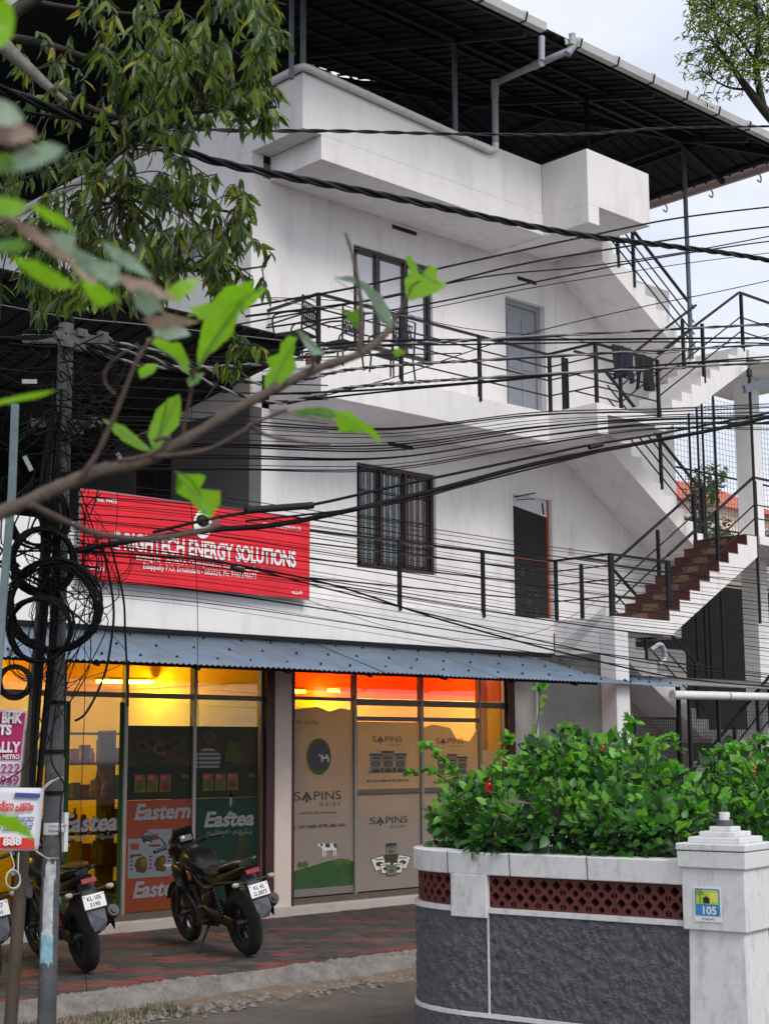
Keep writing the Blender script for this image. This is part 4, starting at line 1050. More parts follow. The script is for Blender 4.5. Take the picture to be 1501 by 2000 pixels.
lh=empty('pillar_lamp_base',(cc.x,cc.y,1.468),'small white lamp holder with loose wires on top of the pillar','lamp holder')
q=MB(); q.tube([(cc.x,cc.y,1.468),(cc.x,cc.y,1.505)],.05,14); q.build('holder_base','clamp_grey',lh); q=MB(); q.tube([(cc.x,cc.y,1.505),(cc.x,cc.y,1.55)],.032,14); q.build('holder_cap','pvc_white',lh)
q=MB(); q.tube(smooth_path([(cc.x+.03,cc.y,1.50),(cc.x-.05,cc.y+.08,1.53),(cc.x-.08,cc.y+.14,1.51),(cc.x-.1,cc.y+.2,1.44)],5),.005,6); q.tube(smooth_path([(cc.x-.02,cc.y,1.50),(cc.x+.04,cc.y-.10,1.54),(cc.x+.02,cc.y-.16,1.50)],5),.004,6); q.build('wire','cable_dark',lh)
# number plate
nx_=-ux
pl=empty('house_number_plate',tuple(c0+vx*.2+nx_*.02+Vector((0,0,1.06))),'square house number plate reading 105 on the white pillar','number plate')
A=c0+nx_*.014
def pp_(u,z,o=0): v=A+vx*u+nx_*o; return (v.x,v.y,z)
def prect(u0,u1,z0,z1,o,th,name,mt): 
    q=MB(); q.add([pp_(u0,z0,o),pp_(u1,z0,o),pp_(u1,z1,o),pp_(u0,z1,o),pp_(u0,z0,o+th),pp_(u1,z0,o+th),pp_(u1,z1,o+th),pp_(u0,z1,o+th)],[(0,3,2,1),(4,5,6,7),(0,1,5,4),(1,2,6,5),(2,3,7,6),(3,0,4,7)]); return q.build(name,mt,pl,.001)
a=at(1365,1730,D=8.95); 
ul,ur=.305,.135; zt_,zb_=1.125,.93
prect(ur,ul,zb_,zt_,0,.004,'plate','plate_white'); prect(ur+.008,ul-.008,zb_+.035,zt_-.006,.004,.002,'plate_blue_field','plate_blue'); prect(ur+.016,ul-.016,zb_+.10,zt_-.014,.006,.001,'picture_field','plate_lime'); prect(ur+.020,ur+.075,zb_+.115,zt_-.03,.007,.0006,'picture_block','plate_yellow')
q=MB(); hs=[(.245,zb_+.105),(.205,zb_+.105),(.205,zb_+.128),(.195,zb_+.128),(.225,zb_+.148),(.255,zb_+.128),(.245,zb_+.128)]
q.add([pp_(u,z,.0082) for u,z in hs],[tuple(range(7))]); q.build('house_symbol','ink_black',pl)
q=MB(); 
for k in range(7): t=k*.9; q.add([pp_(.265,zb_+.165,.0083),pp_(.265+.03*math.cos(t),zb_+.165+.02*math.sin(t),.0083),pp_(.265+.03*math.cos(t+.35),zb_+.165+.02*math.sin(t+.35),.0083)],[(0,1,2)])
q.add([pp_(.262,zb_+.105,.0083),pp_(.268,zb_+.105,.0083),pp_(.266,zb_+.165,.0083),pp_(.263,zb_+.165,.0083)],[(0,1,2,3)]); q.build('palm_symbol','film_green',pl)
text('105',.062,Vector(pp_(ul-.045,zb_+.045,.0085)),'plate_white',pl,ux=-vx,bold=.03,fitw=.085)
text('Edappally',.020,Vector(pp_(ul-.05,zb_+.012,.0055)),'plate_blue',pl,ux=-vx,fitw=.075)
# ================================================================ MESH SCREENS, BACKGROUND
def netting(par,o,ux,uy,W,H,p,t,name,mt='black_steel',rot=False):
    q=MB(); o=Vector(o);ux=Vector(ux).normalized();uy=Vector(uy).normalized(); n_=ux.cross(uy)
    k=0
    while k<=W+1e-6: q.bar(o+ux*k,o+ux*k+uy*H,t,t,up=n_); k+=p
    k=0
    while k<=H+1e-6: q.bar(o+uy*k+n_*t,o+uy*k+ux*W+n_*t,t,t,up=n_); k+=p
    return q.build(name,mt,par,kind='stuff',fix=False)
ga_=empty('mesh_gate',(18.6,13.45,0),'low dark mesh gate in front of the ground floor stair','gate')
q=MB(); a=at(1238,1402,Y=13.45); b=at(1322,1400,Y=13.45)
x0_,x1_,zt_=a.x,b.x,a.z
q.bar((x0_,13.45,zt_),(x1_,13.45,zt_),.035); q.bar((x0_,13.45,.1),(x1_,13.45,.1),.035); q.bar((x0_,13.45,.1),(x0_,13.45,zt_),.035); q.bar((x1_,13.45,.1),(x1_,13.45,zt_),.035); q.build('gate_frame','black_steel',ga_)
netting(ga_,(x0_,13.46,.1),(1,0,0),(0,0,1),x1_-x0_,zt_-.1,.045,.005,'wire_mesh')
sc=empty('mesh_screen',(20,13.25,0),'tall wire mesh screen on black posts at the foot of the stairs','screen')
netting(sc,(18.62,13.25,.1),(1,0,0),(0,0,1),4.6,2.62,.055,.0045,'wire_mesh')
q=MB(); 
for x_ in (18.62,19.35,20.4,21.9): q.bar((x_,13.25,0),(x_,13.25,2.75),.045)
q.bar((18.62,13.25,2.72),(23.2,13.25,2.72),.03); q.build('screen_frame','black_steel',sc)
s2=empty('mesh_screen',(22.5,15.6,3.8),'tall wire mesh screen on thin dark pipes behind the upper staircase','screen')
netting(s2,(21.7,15.7,5.0),(1,0,0),(0,0,1),5.2,3.3,.10,.005,'wire_mesh','clamp_grey')
q=MB()
for px in (1347,1363,1373,1396,1462,1478): 
    a=at(px,900,Y=15.72); q.tube([(a.x,15.72,3.2),(a.x,15.72,8.5)],.022,6)
for z in (4.9,5.9,6.9): q.bar((21.6,15.74,z),(27,15.74,z),.03)
q.build('screen_frame','black_steel',s2)
# steel blue beam with lamp bracket at right edge
q=MB(); a=at(1452,760,Y=13.3); b=at(1540,735,Y=13.3); q.bar(a,b,.05,.13); o=q.build('steel_beam','bluegrey_steel'); tag(o,'short blue grey steel beam beside the landing at the frame edge','beam')
q=MB(); a=at(1462,735,Y=13.35); q.tube([a,a+Vector((0,0,.1)),a+Vector((0,0,.14))],[.05,.045,.012],12); q.tube(smooth_path([a+Vector((0,0,.14)),a+Vector((.04,0,.22)),a+Vector((-.05,0,.28)),a+Vector((-.06,0,.2))],4),.008,6); q.tube([a,Vector((a.x,a.y,3.9))],.025,8); o=q.build('meter_pipe','cable_dark'); tag(o,'dark pipe with a hanging socket in front of the upper landing','pipe')
# near-black wall: shade of the planted gap behind lower stairs put in its colour
q=MB(); q.box(21.6,34,17.5,17.7,-.2,at(1400,1145,Y=17.5).z); o=q.build('rear_wall','gap_shade_dark'); tag(o,'near black wall holding the shade of the gap behind the staircase','wall')
q=MB(); q.box(18.601,max(20.2,at(1335,1250,Y=15.2).x),15.18,15.26,-.1,3.6); o=q.build('stair_back_wall','grey_wall',B)
q=MB(); q.box(16.3,18.7,15.06,15.2,0,.1) ; q.build('step_base','grey_wall',B)
def leafmesh(name,w,mt,droop=.12,fold=.06):
    v=[(0,0,0),(.28,w*.5,fold*.6),(.28,-w*.5,fold*.6),(.30,0,0),(.66,w*.40,fold-droop*.3),(.66,-w*.40,fold-droop*.3),(.68,0,-droop*.35),(1,0,-droop)]
    f=[(0,3,1),(0,2,3),(3,6,4,1),(3,2,5,6),(6,7,4),(6,5,7)]
    me=bpy.data.meshes.new(name); me.from_pydata(v,[],f); me.materials.append(MATS[mt]); 
    for p in me.polygons: p.use_smooth=True
    return me,v,f
LM={}
for k,w,mt in (('leaf_dark',.24,'leaf_dark'),('leaf_mid',.24,'leaf_mid'),('leaf_yellow',.24,'leaf_yellow'),('bush_dark',.62,'bush_dark'),('bush_mid',.62,'bush_mid'),('bush_light',.62,'bush_light')): LM[k]=leafmesh('leaf',w,mt)
def rot_to(d,n):
    d=Vector(d).normalized(); n=Vector(n); y=n.cross(d)
    if y.length<1e-4: y=d.orthogonal()
    y.normalize(); z=d.cross(y); return Matrix(((d.x,y.x,z.x),(d.y,y.y,z.y),(d.z,y.z,z.z)))
class Leaves:
    def __init__(s): s.l=[]
    def put(s,kind,loc,d,size,n=None):
        n=n or (R.uniform(-1,1),R.uniform(-1,1),R.uniform(.2,1)); s.l.append((kind,Vector(loc),Vector(d),size,n))
    def finish(s,root,nobj,stuffname='foliage',score=None):
        l=s.l
        score=score or (lambda e:(e[1]-CAM).length/e[3]*(1 if -30<proj(e[1])[0]<1530 and -30<proj(e[1])[1]<2030 else 50))
        l.sort(key=score); off=origin(root)
        for k,loc,d,sz,n in l[:nobj]:
            o=bpy.data.objects.new('leaf',LM[k][0]); COL.objects.link(o); o.parent=root
            o.matrix_local=Matrix.Translation(loc-off)@rot_to(d,n).to_4x4()@Matrix.Scale(sz,4)
        if len(l)>nobj:
            ks=sorted(set(e[0] for e in l)); q=MB()
            for k,loc,d,sz,n in l[nobj:]:
                M3=rot_to(d,n); q.add([loc+M3@(Vector(v)*sz) for v in LM[k][1]],LM[k][2],ks.index(k),True)
            q.build(stuffname,ks,root,kind='stuff',fix=False)
# far background: tree, houses
def far_tree(x,y,h,rr,lbl,n=1400,zc=None,ls=.45,grp=None):
    t=empty('tree',(x,y,0),lbl,'tree',grp); q=MB(); q.tube(smooth_path([(x,y,-.2),(x+.1,y,h*.4),(x-.2,y+.1,h*.8)],4),[.18]*4+[.12]*5,8); q.build('trunk','bark_dark',t)
    lv=Leaves(); cl=[(R.uniform(-rr,rr)*.7,R.uniform(-rr,rr)*.7,h*R.uniform(.55,.95),rr*R.uniform(.3,.5)) for _ in range(12)]
    for i in range(n):
        c=R.choice(cl); u=Vector((R.gauss(0,1),R.gauss(0,1),R.gauss(0,1))).normalized()*c[3]*R.uniform(.5,1)
        lv.put(R.choice(['leaf_dark','leaf_mid','leaf_dark','bush_dark']),(x+c[0]+u.x,y+c[1]+u.y,c[2]+u.z),(R.uniform(-1,1),R.uniform(-1,1),R.uniform(-.9,.3)),ls*R.uniform(.6,1.1))
    lv.finish(t,0,'crown')
a=at(1375,960,Y=30); far_tree(a.x,30,a.z+1.2,1.6,'green tree seen through the mesh behind the staircase',3200,ls=.26)
a=at(1490,1000,Y=36); far_tree(a.x+1,36,a.z+.3,1.6,'small green tree beside the far white rooftop at the right edge',1500,ls=.26)
def house(x,y,w,d,h,rh,lbl,wm,rm):
    t=empty('house',(x,y,0),lbl,'house'); q=MB(); q.box(x,x+w,y,y+d,-.2,h); q.build('wall',wm,t)
    q=MB(); q.prism([(y-.5,h),(y+d+.5,h),(y+d/2,h+rh)],x-.4,x+w+.4,'yz'); q.build('roof',rm,t)
    for i in range(3): q=MB(); q.box(x+w*(.15+.28*i),x+w*(.15+.28*i)+1.0,y-.05,y+.02,h*.55,h*.8); q.build('window','dark_void',t)
a=at(1395,930,Y=44); house(a.x-3.6,44,9,8,a.z-1.6,2.2,'red tiled house far behind the staircase tree','far_cream','far_red')
a=at(1500,985,Y=38); house(a.x-1.2,38,8,6,a.z-2.0,1.2,'white roofed house far away at the right edge','far_cream','far_white')
# ================================================================ BALCONY ITEMS
def chair(lbl,loc,rz,first=[None]):
    if first[0] is None:
        r=empty('garden_chair',(0,0,0),lbl,'chair','wrought iron chairs on the top balcony')
        q=MB()
        for i in range(5):
            z=.52+.075*i; q.bar((-.2,.20,z),(.2,.20,z),.012)
        for i in range(9): 
            x_=-.2+.05*i; q.bar((x_,.20,.50),(min(.2,x_+.07),.20,.84),.010); q.bar((x_,.20,.84),(min(.2,x_+.07),.20,.50),.010)
        for i in range(4): q.tube([(-.15+.1*i+.035*math.cos(t),.195,.68+.05*math.sin(t)) for t in [k*.7 for k in range(9)]],.007,5,closed=True)
        q.build('backrest','iron_black',r)
        q=MB(); q.tube([(-.22,.21,.42),(-.23,.23,.88),(.23,.23,.88),(.22,.21,.42)],.014,6); q.build('back_frame','iron_black',r)
        q=MB()
        for i in range(9): q.bar((-.2+.05*i,-.2,.42),(-.2+.05*i,.2,.42),.016,.012)
        for i in range(9): q.bar((-.21,-.2+.05*i,.425),(.21,-.2+.05*i,.425),.016,.012)
        q.build('seat','iron_black',r)
        for sx in (-1,1):
            for sy_ in (-1,1): q=MB(); q.tube([(sx*.2,sy_*.2,.42),(sx*.23,sy_*.23,0)],.013,6); q.build('leg','iron_black',r)
            q=MB(); q.tube(smooth_path([(sx*.23,.22,.66),(sx*.25,0,.68),(sx*.25,-.2,.64),(sx*.22,-.2,.42)],4),.013,6); q.build('armrest','iron_black',r)
        first[0]=r
    else:
        r=first[0].copy(); COL.objects.link(r); r['label']=lbl
        for ch in list(first[0].children): c=ch.copy(); COL.objects.link(c); c.parent=r
    r.location=loc; r.rotation_euler=(0,0,rz); return r
def on_bal(px,py,Y): a=at(px,py,Y=Y); return (a.x,Y,6.9)
zf=6.9
chair('black wrought iron chair nearest the balcony corner left of the potted plant',(at(578,640,Y=14.85).x,14.85,zf),rad(200))
chair('black wrought iron chair between the potted plant and the tall window',(at(664,660,Y=14.8).x,14.8,zf),rad(190))
chair('black wrought iron chair with armrests lowest on the balcony by the railing below the window',(at(765,700,Y=14.72).x,14.72,zf-.0),rad(185))
pp=empty('potted_plant',(at(612,650,Y=14.9).x,14.9,zf),'strap leaved potted plant between two iron chairs on the balcony','plant')
o_=origin(pp); q=MB(); q.tube([o_,o_+Vector((0,0,.24))],[.09,.12],14); q.build('pot','pot_clay',pp)
for i in range(26):
    a=R.uniform(0,6.28); d=Vector((math.cos(a),math.sin(a),0)); l=R.uniform(.2,.34); q=MB(); sd=Vector((-d.y,d.x,0))*.014
    P_=[o_+Vector((0,0,.24))+d*l*t+Vector((0,0,(.45*t-.42*t*t)*1.1)) for t in (0,.3,.6,.85,1)]
    v=[]; 
    for k,p_ in enumerate(P_): w_=(1,1.1,.9,.6,.05)[k]; v+=[p_-sd*w_,p_+sd*w_]
    q.add(v,[(2*k,2*k+2,2*k+3,2*k+1) for k in range(4)],0,True); q.build('leaf',R.choice(['leaf_mid','leaf_dark']),pp,fix=False)
# laundry on the landing rail
def cloth(x0,x1,y,ztop,prof,mt,name,lbl):
    q=MB(); nx=28; nz_=16; vs=[];fs=[]
    for i in range(nx+1):
        u=i/nx; dr=prof(u)
        for j in range(nz_+1):
            t=j/nz_; vs.append((x0+(x1-x0)*u+.012*math.sin(9*t+u*7)*t,y-.03-.035*math.sin(u*17+t*2)*(.3+t)-.01*math.sin(u*41),ztop-dr*t+.02*math.sin(u*3.1)))
    for i in range(nx):
        for j in range(nz_): a=i*(nz_+1)+j; fs.append((a,a+nz_+1,a+nz_+2,a+1))
    q.add(vs,fs,0,True); o=q.build(name,mt,fix=False); sdf=o.modifiers.new('s','SOLIDIFY'); sdf.thickness=.008; tag(o,lbl,'clothing'); return o
cloth(17.40,17.92,YL2+.05,7.84,lambda u:.48+.04*math.sin(u*9),'cloth_navy','trousers','dark navy trousers hung over the landing rail')
cloth(17.94,18.42,YL2+.05,7.80,lambda u:(.30 if .25<u<.4 else .52)+.03*math.sin(u*12),'cloth_black','jacket','black garment with hanging sleeves over the landing rail beside the stair')
# ================================================================ MOTORBIKES
def motorbike(name,lbl,plate1,plate2,variant=0):
    r=empty(name,(0,0,0),lbl,'motorbike'); bw=dict(parent=r)
    def wheel(x,Rr,rt,nm):
        q=MB(); pr=[]; n=36; 
        prof=[(-rt*.75,-rt*.95),(-rt,-rt*.2),(-rt*.80,rt*.55),(-rt*.35,rt*.95),(rt*.35,rt*.95),(rt*.80,rt*.55),(rt,-rt*.2),(rt*.75,-rt*.95)]
        vs=[];fs=[]; K=len(prof)
        for i in range(n):
            a=2*math.pi*i/n
            for k,(yy,dr) in enumerate(prof): 
                rr=Rr-rt+dr + (.004 if (k in(2,3,4,5) and i%2) else 0); vs.append((x+rr*math.cos(a),yy,Rr+rr*math.sin(a)))
        for i in range(n):
            for k in range(K): a=i*K+k; b=i*K+(k+1)%K; c=((i+1)%n)*K+(k+1)%K; d=((i+1)%n)*K+k; fs.append((a,b,c,d))
        q.add(vs,fs,0,True); ty=q.build('wheel','bike_tyre',r)
        q=MB(); ri=Rr-rt*1.95; q.tube([(x+ri*math.cos(2*math.pi*i/30),0,Rr+ri*math.sin(2*math.pi*i/30)) for i in range(30)],rt*.5,8,closed=True); q.build('rim','bike_dark_metal',ty)
        for i in range(5):
            q=MB(); a=2*math.pi*i/5+.3
            for s_ in (-.12,.12): q.bar((x+.03*math.cos(a+s_*4),0,Rr+.03*math.sin(a+s_*4)),(x+ri*math.cos(a+s_),0,Rr+ri*math.sin(a+s_)),.02,.018,up=(0,1,0))
            q.build('spoke','bike_dark_metal',ty)
        q=MB(); q.tube([(x,-.09,Rr),(x,.09,Rr)],.035,12); q.tube([(x,-.045,Rr),(x,-.04,Rr)],.10,24); q.build('hub','bike_metal',ty)
    wheel(0,.315,.066 if not variant else .07,'rear'); wheel(1.34,.305,.052,'front')
    q=MB()
    for s_ in (-1,1): q.tube([(0,s_*.105,.315),(.30,s_*.105,.33),(.52,s_*.10,.40)],.022,8)
    q.tube([(.50,-.1,.40),(.50,.1,.40)],.03,10); q.build('swing_arm','bike_dark_metal',r)
    q=MB(); q.loft([(-.06,.125,.33,.012,.055),(.1,.125,.35,.014,.06),(.45,.125,.41,.014,.055),(.56,.125,.41,.012,.03)],12); q.build('chain_cover','bike_black',r)
    for s_ in (-1,1):
        q=MB(); q.tube([(.16,s_*.12,.36),(.26,s_*.13,.70)],.018,8)
        for k in range(9): t=k/9*.8+.1; c=Vector((.16+.10*t,s_*(.12+.01*t),.36+.34*t)); q.tube([c-Vector((.002,0,.006)),c+Vector((.002,0,.006))],.038,10)
        q.build('shock_absorber','bike_red_lens' if variant else 'bike_dark_metal',r)
    # frame
    q=MB()
    for s_ in (-1,1):
        q.tube(smooth_path([(-.22,s_*.09,.74),(.2,s_*.12,.70),(.52,s_*.12,.66),(.95,s_*.07,.86)],4),.018,8); q.tube([(.52,s_*.12,.66),(.50,s_*.11,.36),(.56,s_*.10,.27)],.018,8)
    q.tube(smooth_path([(1.02,0,.84),(.96,0,.55),(.82,0,.28),(.6,0,.24)],4),.024,8); q.tube([(1.0,0,.78),(1.06,0,.98)],.035,10); q.build('frame','bike_matt',r)
    q=MB(); q.loft([(.48,0,.36,.10,.09),(.56,0,.36,.14,.12),(.72,0,.35,.145,.12),(.84,0,.38,.11,.10),(.88,0,.40,.06,.06)],16); q.tube([(.62,-.17,.36),(.62,.17,.36)],.085,16); q.build('engine','bike_dark_metal',r)
    q=MB()
    for k in range(8): z=.47+.024*k; q.obox((.78+.05*k*.25,0,z),(.075,0,0.02),(0,.085,0),(0,0,.007))
    q.loft([(.70,0,.55,.06,.10),(.80,0,.56,.07,.11),(.90,0,.58,.05,.09)],10); q.build('cylinder','bike_metal' if variant else 'bike_dark_metal',r)
    # exhaust (right side)
    q=MB(); q.tube(smooth_path([(.86,-.06,.52),(.98,-.08,.40),(.84,-.12,.23),(.45,-.15,.22),(.22,-.17,.30)],5),.022,10); 
    q.tube([(.22,-.17,.30),(.14,-.18,.33),(-.26,-.21,.50),(-.30,-.213,.517)],[.03,.062,.066,.058],16); ex=q.build('exhaust','bike_matt',r)
    q=MB(); q.tube([(-.29,-.213,.512),(-.315,-.2145,.522)],[.056,.050],16); q.tube([(-.30,-.213,.517),(-.33,-.2155,.529)],.028,12); q.build('exhaust_tip','bike_dark_metal',ex)
    q=MB(); q.obox((-.05,-.255,.43),(.15,-.015,.062),(.0,.004,0),(-.012,0,.035)); q.build('heat_shield','bike_dark_metal',ex)
    # tank, seat, tail
    q=MB(); q.loft([(.50,0,.79,.07,.05),(.56,0,.81,.12,.08),(.68,0,.86,.155,.115),(.84,0,.89,.165,.125),(.96,0,.89,.14,.10),(1.03,0,.88,.07,.06)],20,e=2.6); tk=q.build('fuel_tank','bike_black',r)
    for s_ in (-1,1):
        q=MB(); q.add([(.72,s_*.165,.84),(.93,s_*.158,.88),(.90,s_*.162,.92),(.74,s_*.160,.89)],[(0,1,2,3)]); q.build('tank_stripe','bike_gold',tk,fix=False)
        q=MB(); q.loft([(.86,s_*.15,.72,.03,.10),(1.0,s_*.17,.76,.035,.12),(1.12,s_*.15,.80,.02,.06)],10); q.build('tank_shroud','bike_grey_panel' if variant else 'bike_black',r)
    q=MB(); q.tube([(.86,0,1.00),(.86,0,1.02)],.045,16); q.build('filler_cap','bike_metal',tk)
    q=MB(); q.loft([(.54,0,.80,.08,.025),(.44,0,.785,.12,.035),(.28,0,.785,.135,.04),(.14,0,.80,.12,.045)],14,e=3); q.loft([(.18,0,.83,.10,.03),(.10,0,.86,.115,.04),(-.12,0,.885,.10,.04),(-.26,0,.90,.06,.03)],14,e=3); q.build('seat','bike_matt',r)
    q=MB(); q.loft([(.45,0,.70,.10,.06),(.2,0,.73,.125,.07),(-.1,0,.79,.11,.065),(-.30,0,.85,.07,.045),(-.40,0,.875,.035,.02)],14,e=3); tl=q.build('tail_panel','bike_black',r)
    for s_ in (-1,1):
        q=MB(); q.tube(smooth_path([(.10,s_*.12,.84),(-.02,s_*.15,.88),(-.25,s_*.12,.93),(-.32,s_*.06,.935)],5),.014,8); q.build('grab_rail','bike_metal' if not variant else 'bike_black',r)
    q=MB(); q.obox((-.40,0,.835),(.012,0,-.004),(0,.07,0),(.008,0,.022)); q.build('tail_light','bike_red_lens',tl,.004)
    # fender with plate and flap
    q=MB(); q.add([(-.30,-.06,.82),(-.30,.06,.82),(-.46,.075,.60),(-.46,-.075,.60),(-.24,-.06,.80),(-.24,.06,.80),(-.42,.075,.58),(-.42,-.075,.58)],[(0,1,2,3),(4,7,6,5),(0,4,5,1),(1,5,6,2),(2,6,7,3),(3,7,4,0)]); mg=q.build('rear_mudguard','bike_matt',r)
    q=MB(); q.add([(-.455,-.085,.61),(-.455,.085,.61),(-.51,.075,.48),(-.50,.045,.41),(-.50,-.045,.41),(-.51,-.075,.48),(-.447,-.085,.605),(-.447,.085,.605),(-.502,.075,.475),(-.492,.045,.405),(-.492,-.045,.405),(-.502,-.075,.475)],[(0,1,2,3,4,5),(11,10,9,8,7,6)]+[(i,i+6,(i+1)%6+6,(i+1)%6) for i in range(6)]); q.build('mud_flap','bike_flap',mg)
    pc_=Vector((-.475,0,.665)); pu=Vector((0,-1,0)); pv=Vector((.28,0,.96)).normalized(); pn=pu.cross(pv)
    if pn.x>0: pn=-pn
    q=MB(); q.obox(pc_,pu*.10,pv*.062,pn*.003); pt=q.build('number_plate','plate_white',r,.003)
    text(plate1,.050,pc_+pv*.008+pn*.0045,'ink_black',pt,ux=pu,uy=pv,align='CENTER',bold=.02,world=False,sx=.9); text(plate2,.050,pc_-pv*.046+pn*.0045,'ink_black',pt,ux=pu,uy=pv,align='CENTER',bold=.02,world=False,sx=.95)
    for s_ in (-1,1):
        q=MB(); b_=pc_+pu*.085*s_+pv*.045; q.tube([b_,b_+pn*.006],.006,8); q.build('plate_bolt','bike_dark_metal',pt)
        q=MB(); q.tube([(-.36,s_*.05,.74),(-.37,s_*.15,.745)],.010,6); q.build('indicator_stalk','bike_matt',r)
        q=MB(); q.loft([(-.41,s_*.19,.745,.012,.012),(-.395,s_*.19,.745,.035,.024),(-.35,s_*.185,.745,.028,.020),(-.34,s_*.185,.745,.01,.01)],12); q.build('indicator','bike_lens',r)
        q=MB(); q.loft([(1.16,s_*.21,.85,.012,.012),(1.15,s_*.21,.85,.032,.022),(1.10,s_*.205,.85,.025,.018)],12); q.tube([(1.10,s_*.09,.85),(1.11,s_*.19,.85)],.009,6); q.build('indicator','bike_lens',r)
        # fork
        q=MB(); q.tube([(1.34,s_*.085,.305),(1.25,s_*.085,.55),(1.245,s_*.085,.56),(1.09,s_*.085,.98)],[.028,.028,.02,.02],10); q.build('fork_leg','bike_dark_metal',r)
        q=MB(); q.tube([(.46,s_*.10,.36),(.44,s_*.19,.34),(.40,s_*.23,.34)],.012,6); q.tube([(.41,s_*.20,.345),(.40,s_*.27,.345)],.018,8); q.build('foot_peg','bike_matt',r)
    q=MB(); vs=[];fs=[]; n=14
    for i in range(n+1):
        a=rad(20)+rad(150)*i/n
        for yy,dr in ((-.06,-.015),(-.035,.012),(.035,.012),(.06,-.015)): rr=.345+dr; vs.append((1.34+rr*math.cos(a),yy,.305+rr*math.sin(a)))
    for i in range(n):
        for k in range(3): a=i*4+k; fs.append((a,a+4,a+5,a+1))
    q.add(vs,fs,0,True); q.build('front_mudguard','bike_black',r,fix=False)
    q=MB(); q.loft([(1.02,0,.98,.08,.05),(1.08,0,1.0,.13,.10),(1.20,0,.96,.13,.12),(1.28,0,.92,.09,.08)],16); hf=q.build('headlight_cowl','bike_black',r)
    q=MB(); q.add([(1.10,-.12,1.06),(1.10,.12,1.06),(1.06,.10,1.19),(1.06,-.10,1.19),(1.24,.10,1.03),(1.24,-.10,1.03)],[(0,1,2,3),(4,5,3,2),(1,4,2),(5,0,3)]); q.build('fly_screen','bike_black',hf,fix=False)
    q=MB(); q.obox((1.03,0,1.07),(.02,0,.03),(0,.07,0),(-.02,0,.02)); q.build('dash','bike_dark_metal',hf,.006)
    q=MB(); q.tube(smooth_path([(.96,.37,1.04),(1.00,.22,1.05),(1.06,.10,1.03),(1.06,-.10,1.03),(1.00,-.22,1.05),(.96,-.37,1.04)],4),.012,8); hb=q.build('handlebar','bike_dark_metal',r)
    for s_ in (-1,1):
        q=MB(); q.tube([(.985,s_*.25,1.047),(.955,s_*.385,1.04)],.018,10); q.build('grip','bike_matt',hb)
        q=MB(); q.tube(smooth_path([(1.03,s_*.20,1.05),(1.05,s_*.26,1.045),(1.03,s_*.38,1.03)],4),.007,6); q.obox((1.01,s_*.225,1.05),(.025,0,0),(0,.025,0),(0,0,.02)); q.build('lever','bike_metal' if s_>0 else 'bike_matt',hb)
    q=MB(); q.tube(smooth_path([(1.02,.22,1.06),(1.03,.27,1.15),(1.02,.36,1.19)],5),.007,6); mr_=q.build('mirror','bike_black',r)
    q=MB(); q.tube([(1.045,.40,1.185),(1.025,.40,1.185)],[.03,.062],18); q.build('mirror_shell','bike_black',mr_)
    q=MB(); q.tube([(1.0245,.40,1.185),(1.0225,.40,1.185)],.056,18); q.build('mirror_glass','mirror',mr_)
    if variant==0:
        q=MB(); q.tube([(1.01,.03,1.10),(1.008,.03,1.10)],.018,12); q.build('key_fob','plate_white',hf)
    # side stand and gear lever
    q=MB(); q.tube([(.58,.10,.27),(.50,.30,.055)],.013,8); q.obox((.495,.31,.05),(.03,0,0),(0,.022,0),(0,0,.005)); q.build('side_stand','bike_matt',r)
    q=MB(); q.tube([(.55,.13,.32),(.70,.15,.29)],.008,6); q.tube([(.70,.13,.29),(.70,.18,.29)],.011,8); q.build('gear_lever','bike_metal',r)
    for s_ in (-1,1):
        q=MB(); q.loft([(.30,s_*.13,.60,.02,.09),(.42,s_*.14,.58,.03,.11),(.54,s_*.13,.56,.02,.08)],10); q.build('side_panel','bike_cream' if variant==2 else 'bike_black',r)
        q=MB(); q.tube(smooth_path([(.98,s_*.24,1.04),(1.10,s_*.14,.98),(1.06,s_*.06,.88),(.95,s_*.05,.80)],5),.006,6); q.build('brake_cable','cable_black',r)
    return r
bk=motorbike('motorbike','black motorbike on its side stand between the posters and the cream pier','KL 42','G.3873',0)
g0=at(487,1868,Z=0); g1=at(382,1835,Z=0); th=math.atan2(g1.y-g0.y,g1.x-g0.x)
th+=rad(5)
bk.rotation_euler=(rad(-12),0,th); bk.location=(g0.x+.315*math.cos(th)*0,g0.y,.012)
b2=motorbike('motorbike','black motorbike partly behind the grey cable pole with scratched rear plate','KL 10S','5195',1)
g0=at(172,1900,Z=0); b2.rotation_euler=(rad(-11),0,rad(77)); b2.location=(g0.x,g0.y,.012)
b3=motorbike('motorbike','motorbike at the left edge with yellow cover and cream side panel','KL 07','8701',2)
g0=at(-22,1925,Z=0); b3.rotation_euler=(rad(-10),0,rad(80)); b3.location=(g0.x,g0.y,.012)
q=MB(); q.loft([(-.30,.0,.96,.05,.03),(-.2,0,.97,.11,.05),(-.05,0,.97,.13,.055),(.05,0,.955,.09,.04)],14); q.build('seat_cover','bike_yellow',b3,world=False)
q=MB(); q.loft([(-.26,0,.955,.08,.012),(-.10,0,.955,.12,.02),(.10,0,.94,.12,.016)],12); q.build('seat_net','poster_skin',b2,world=False)
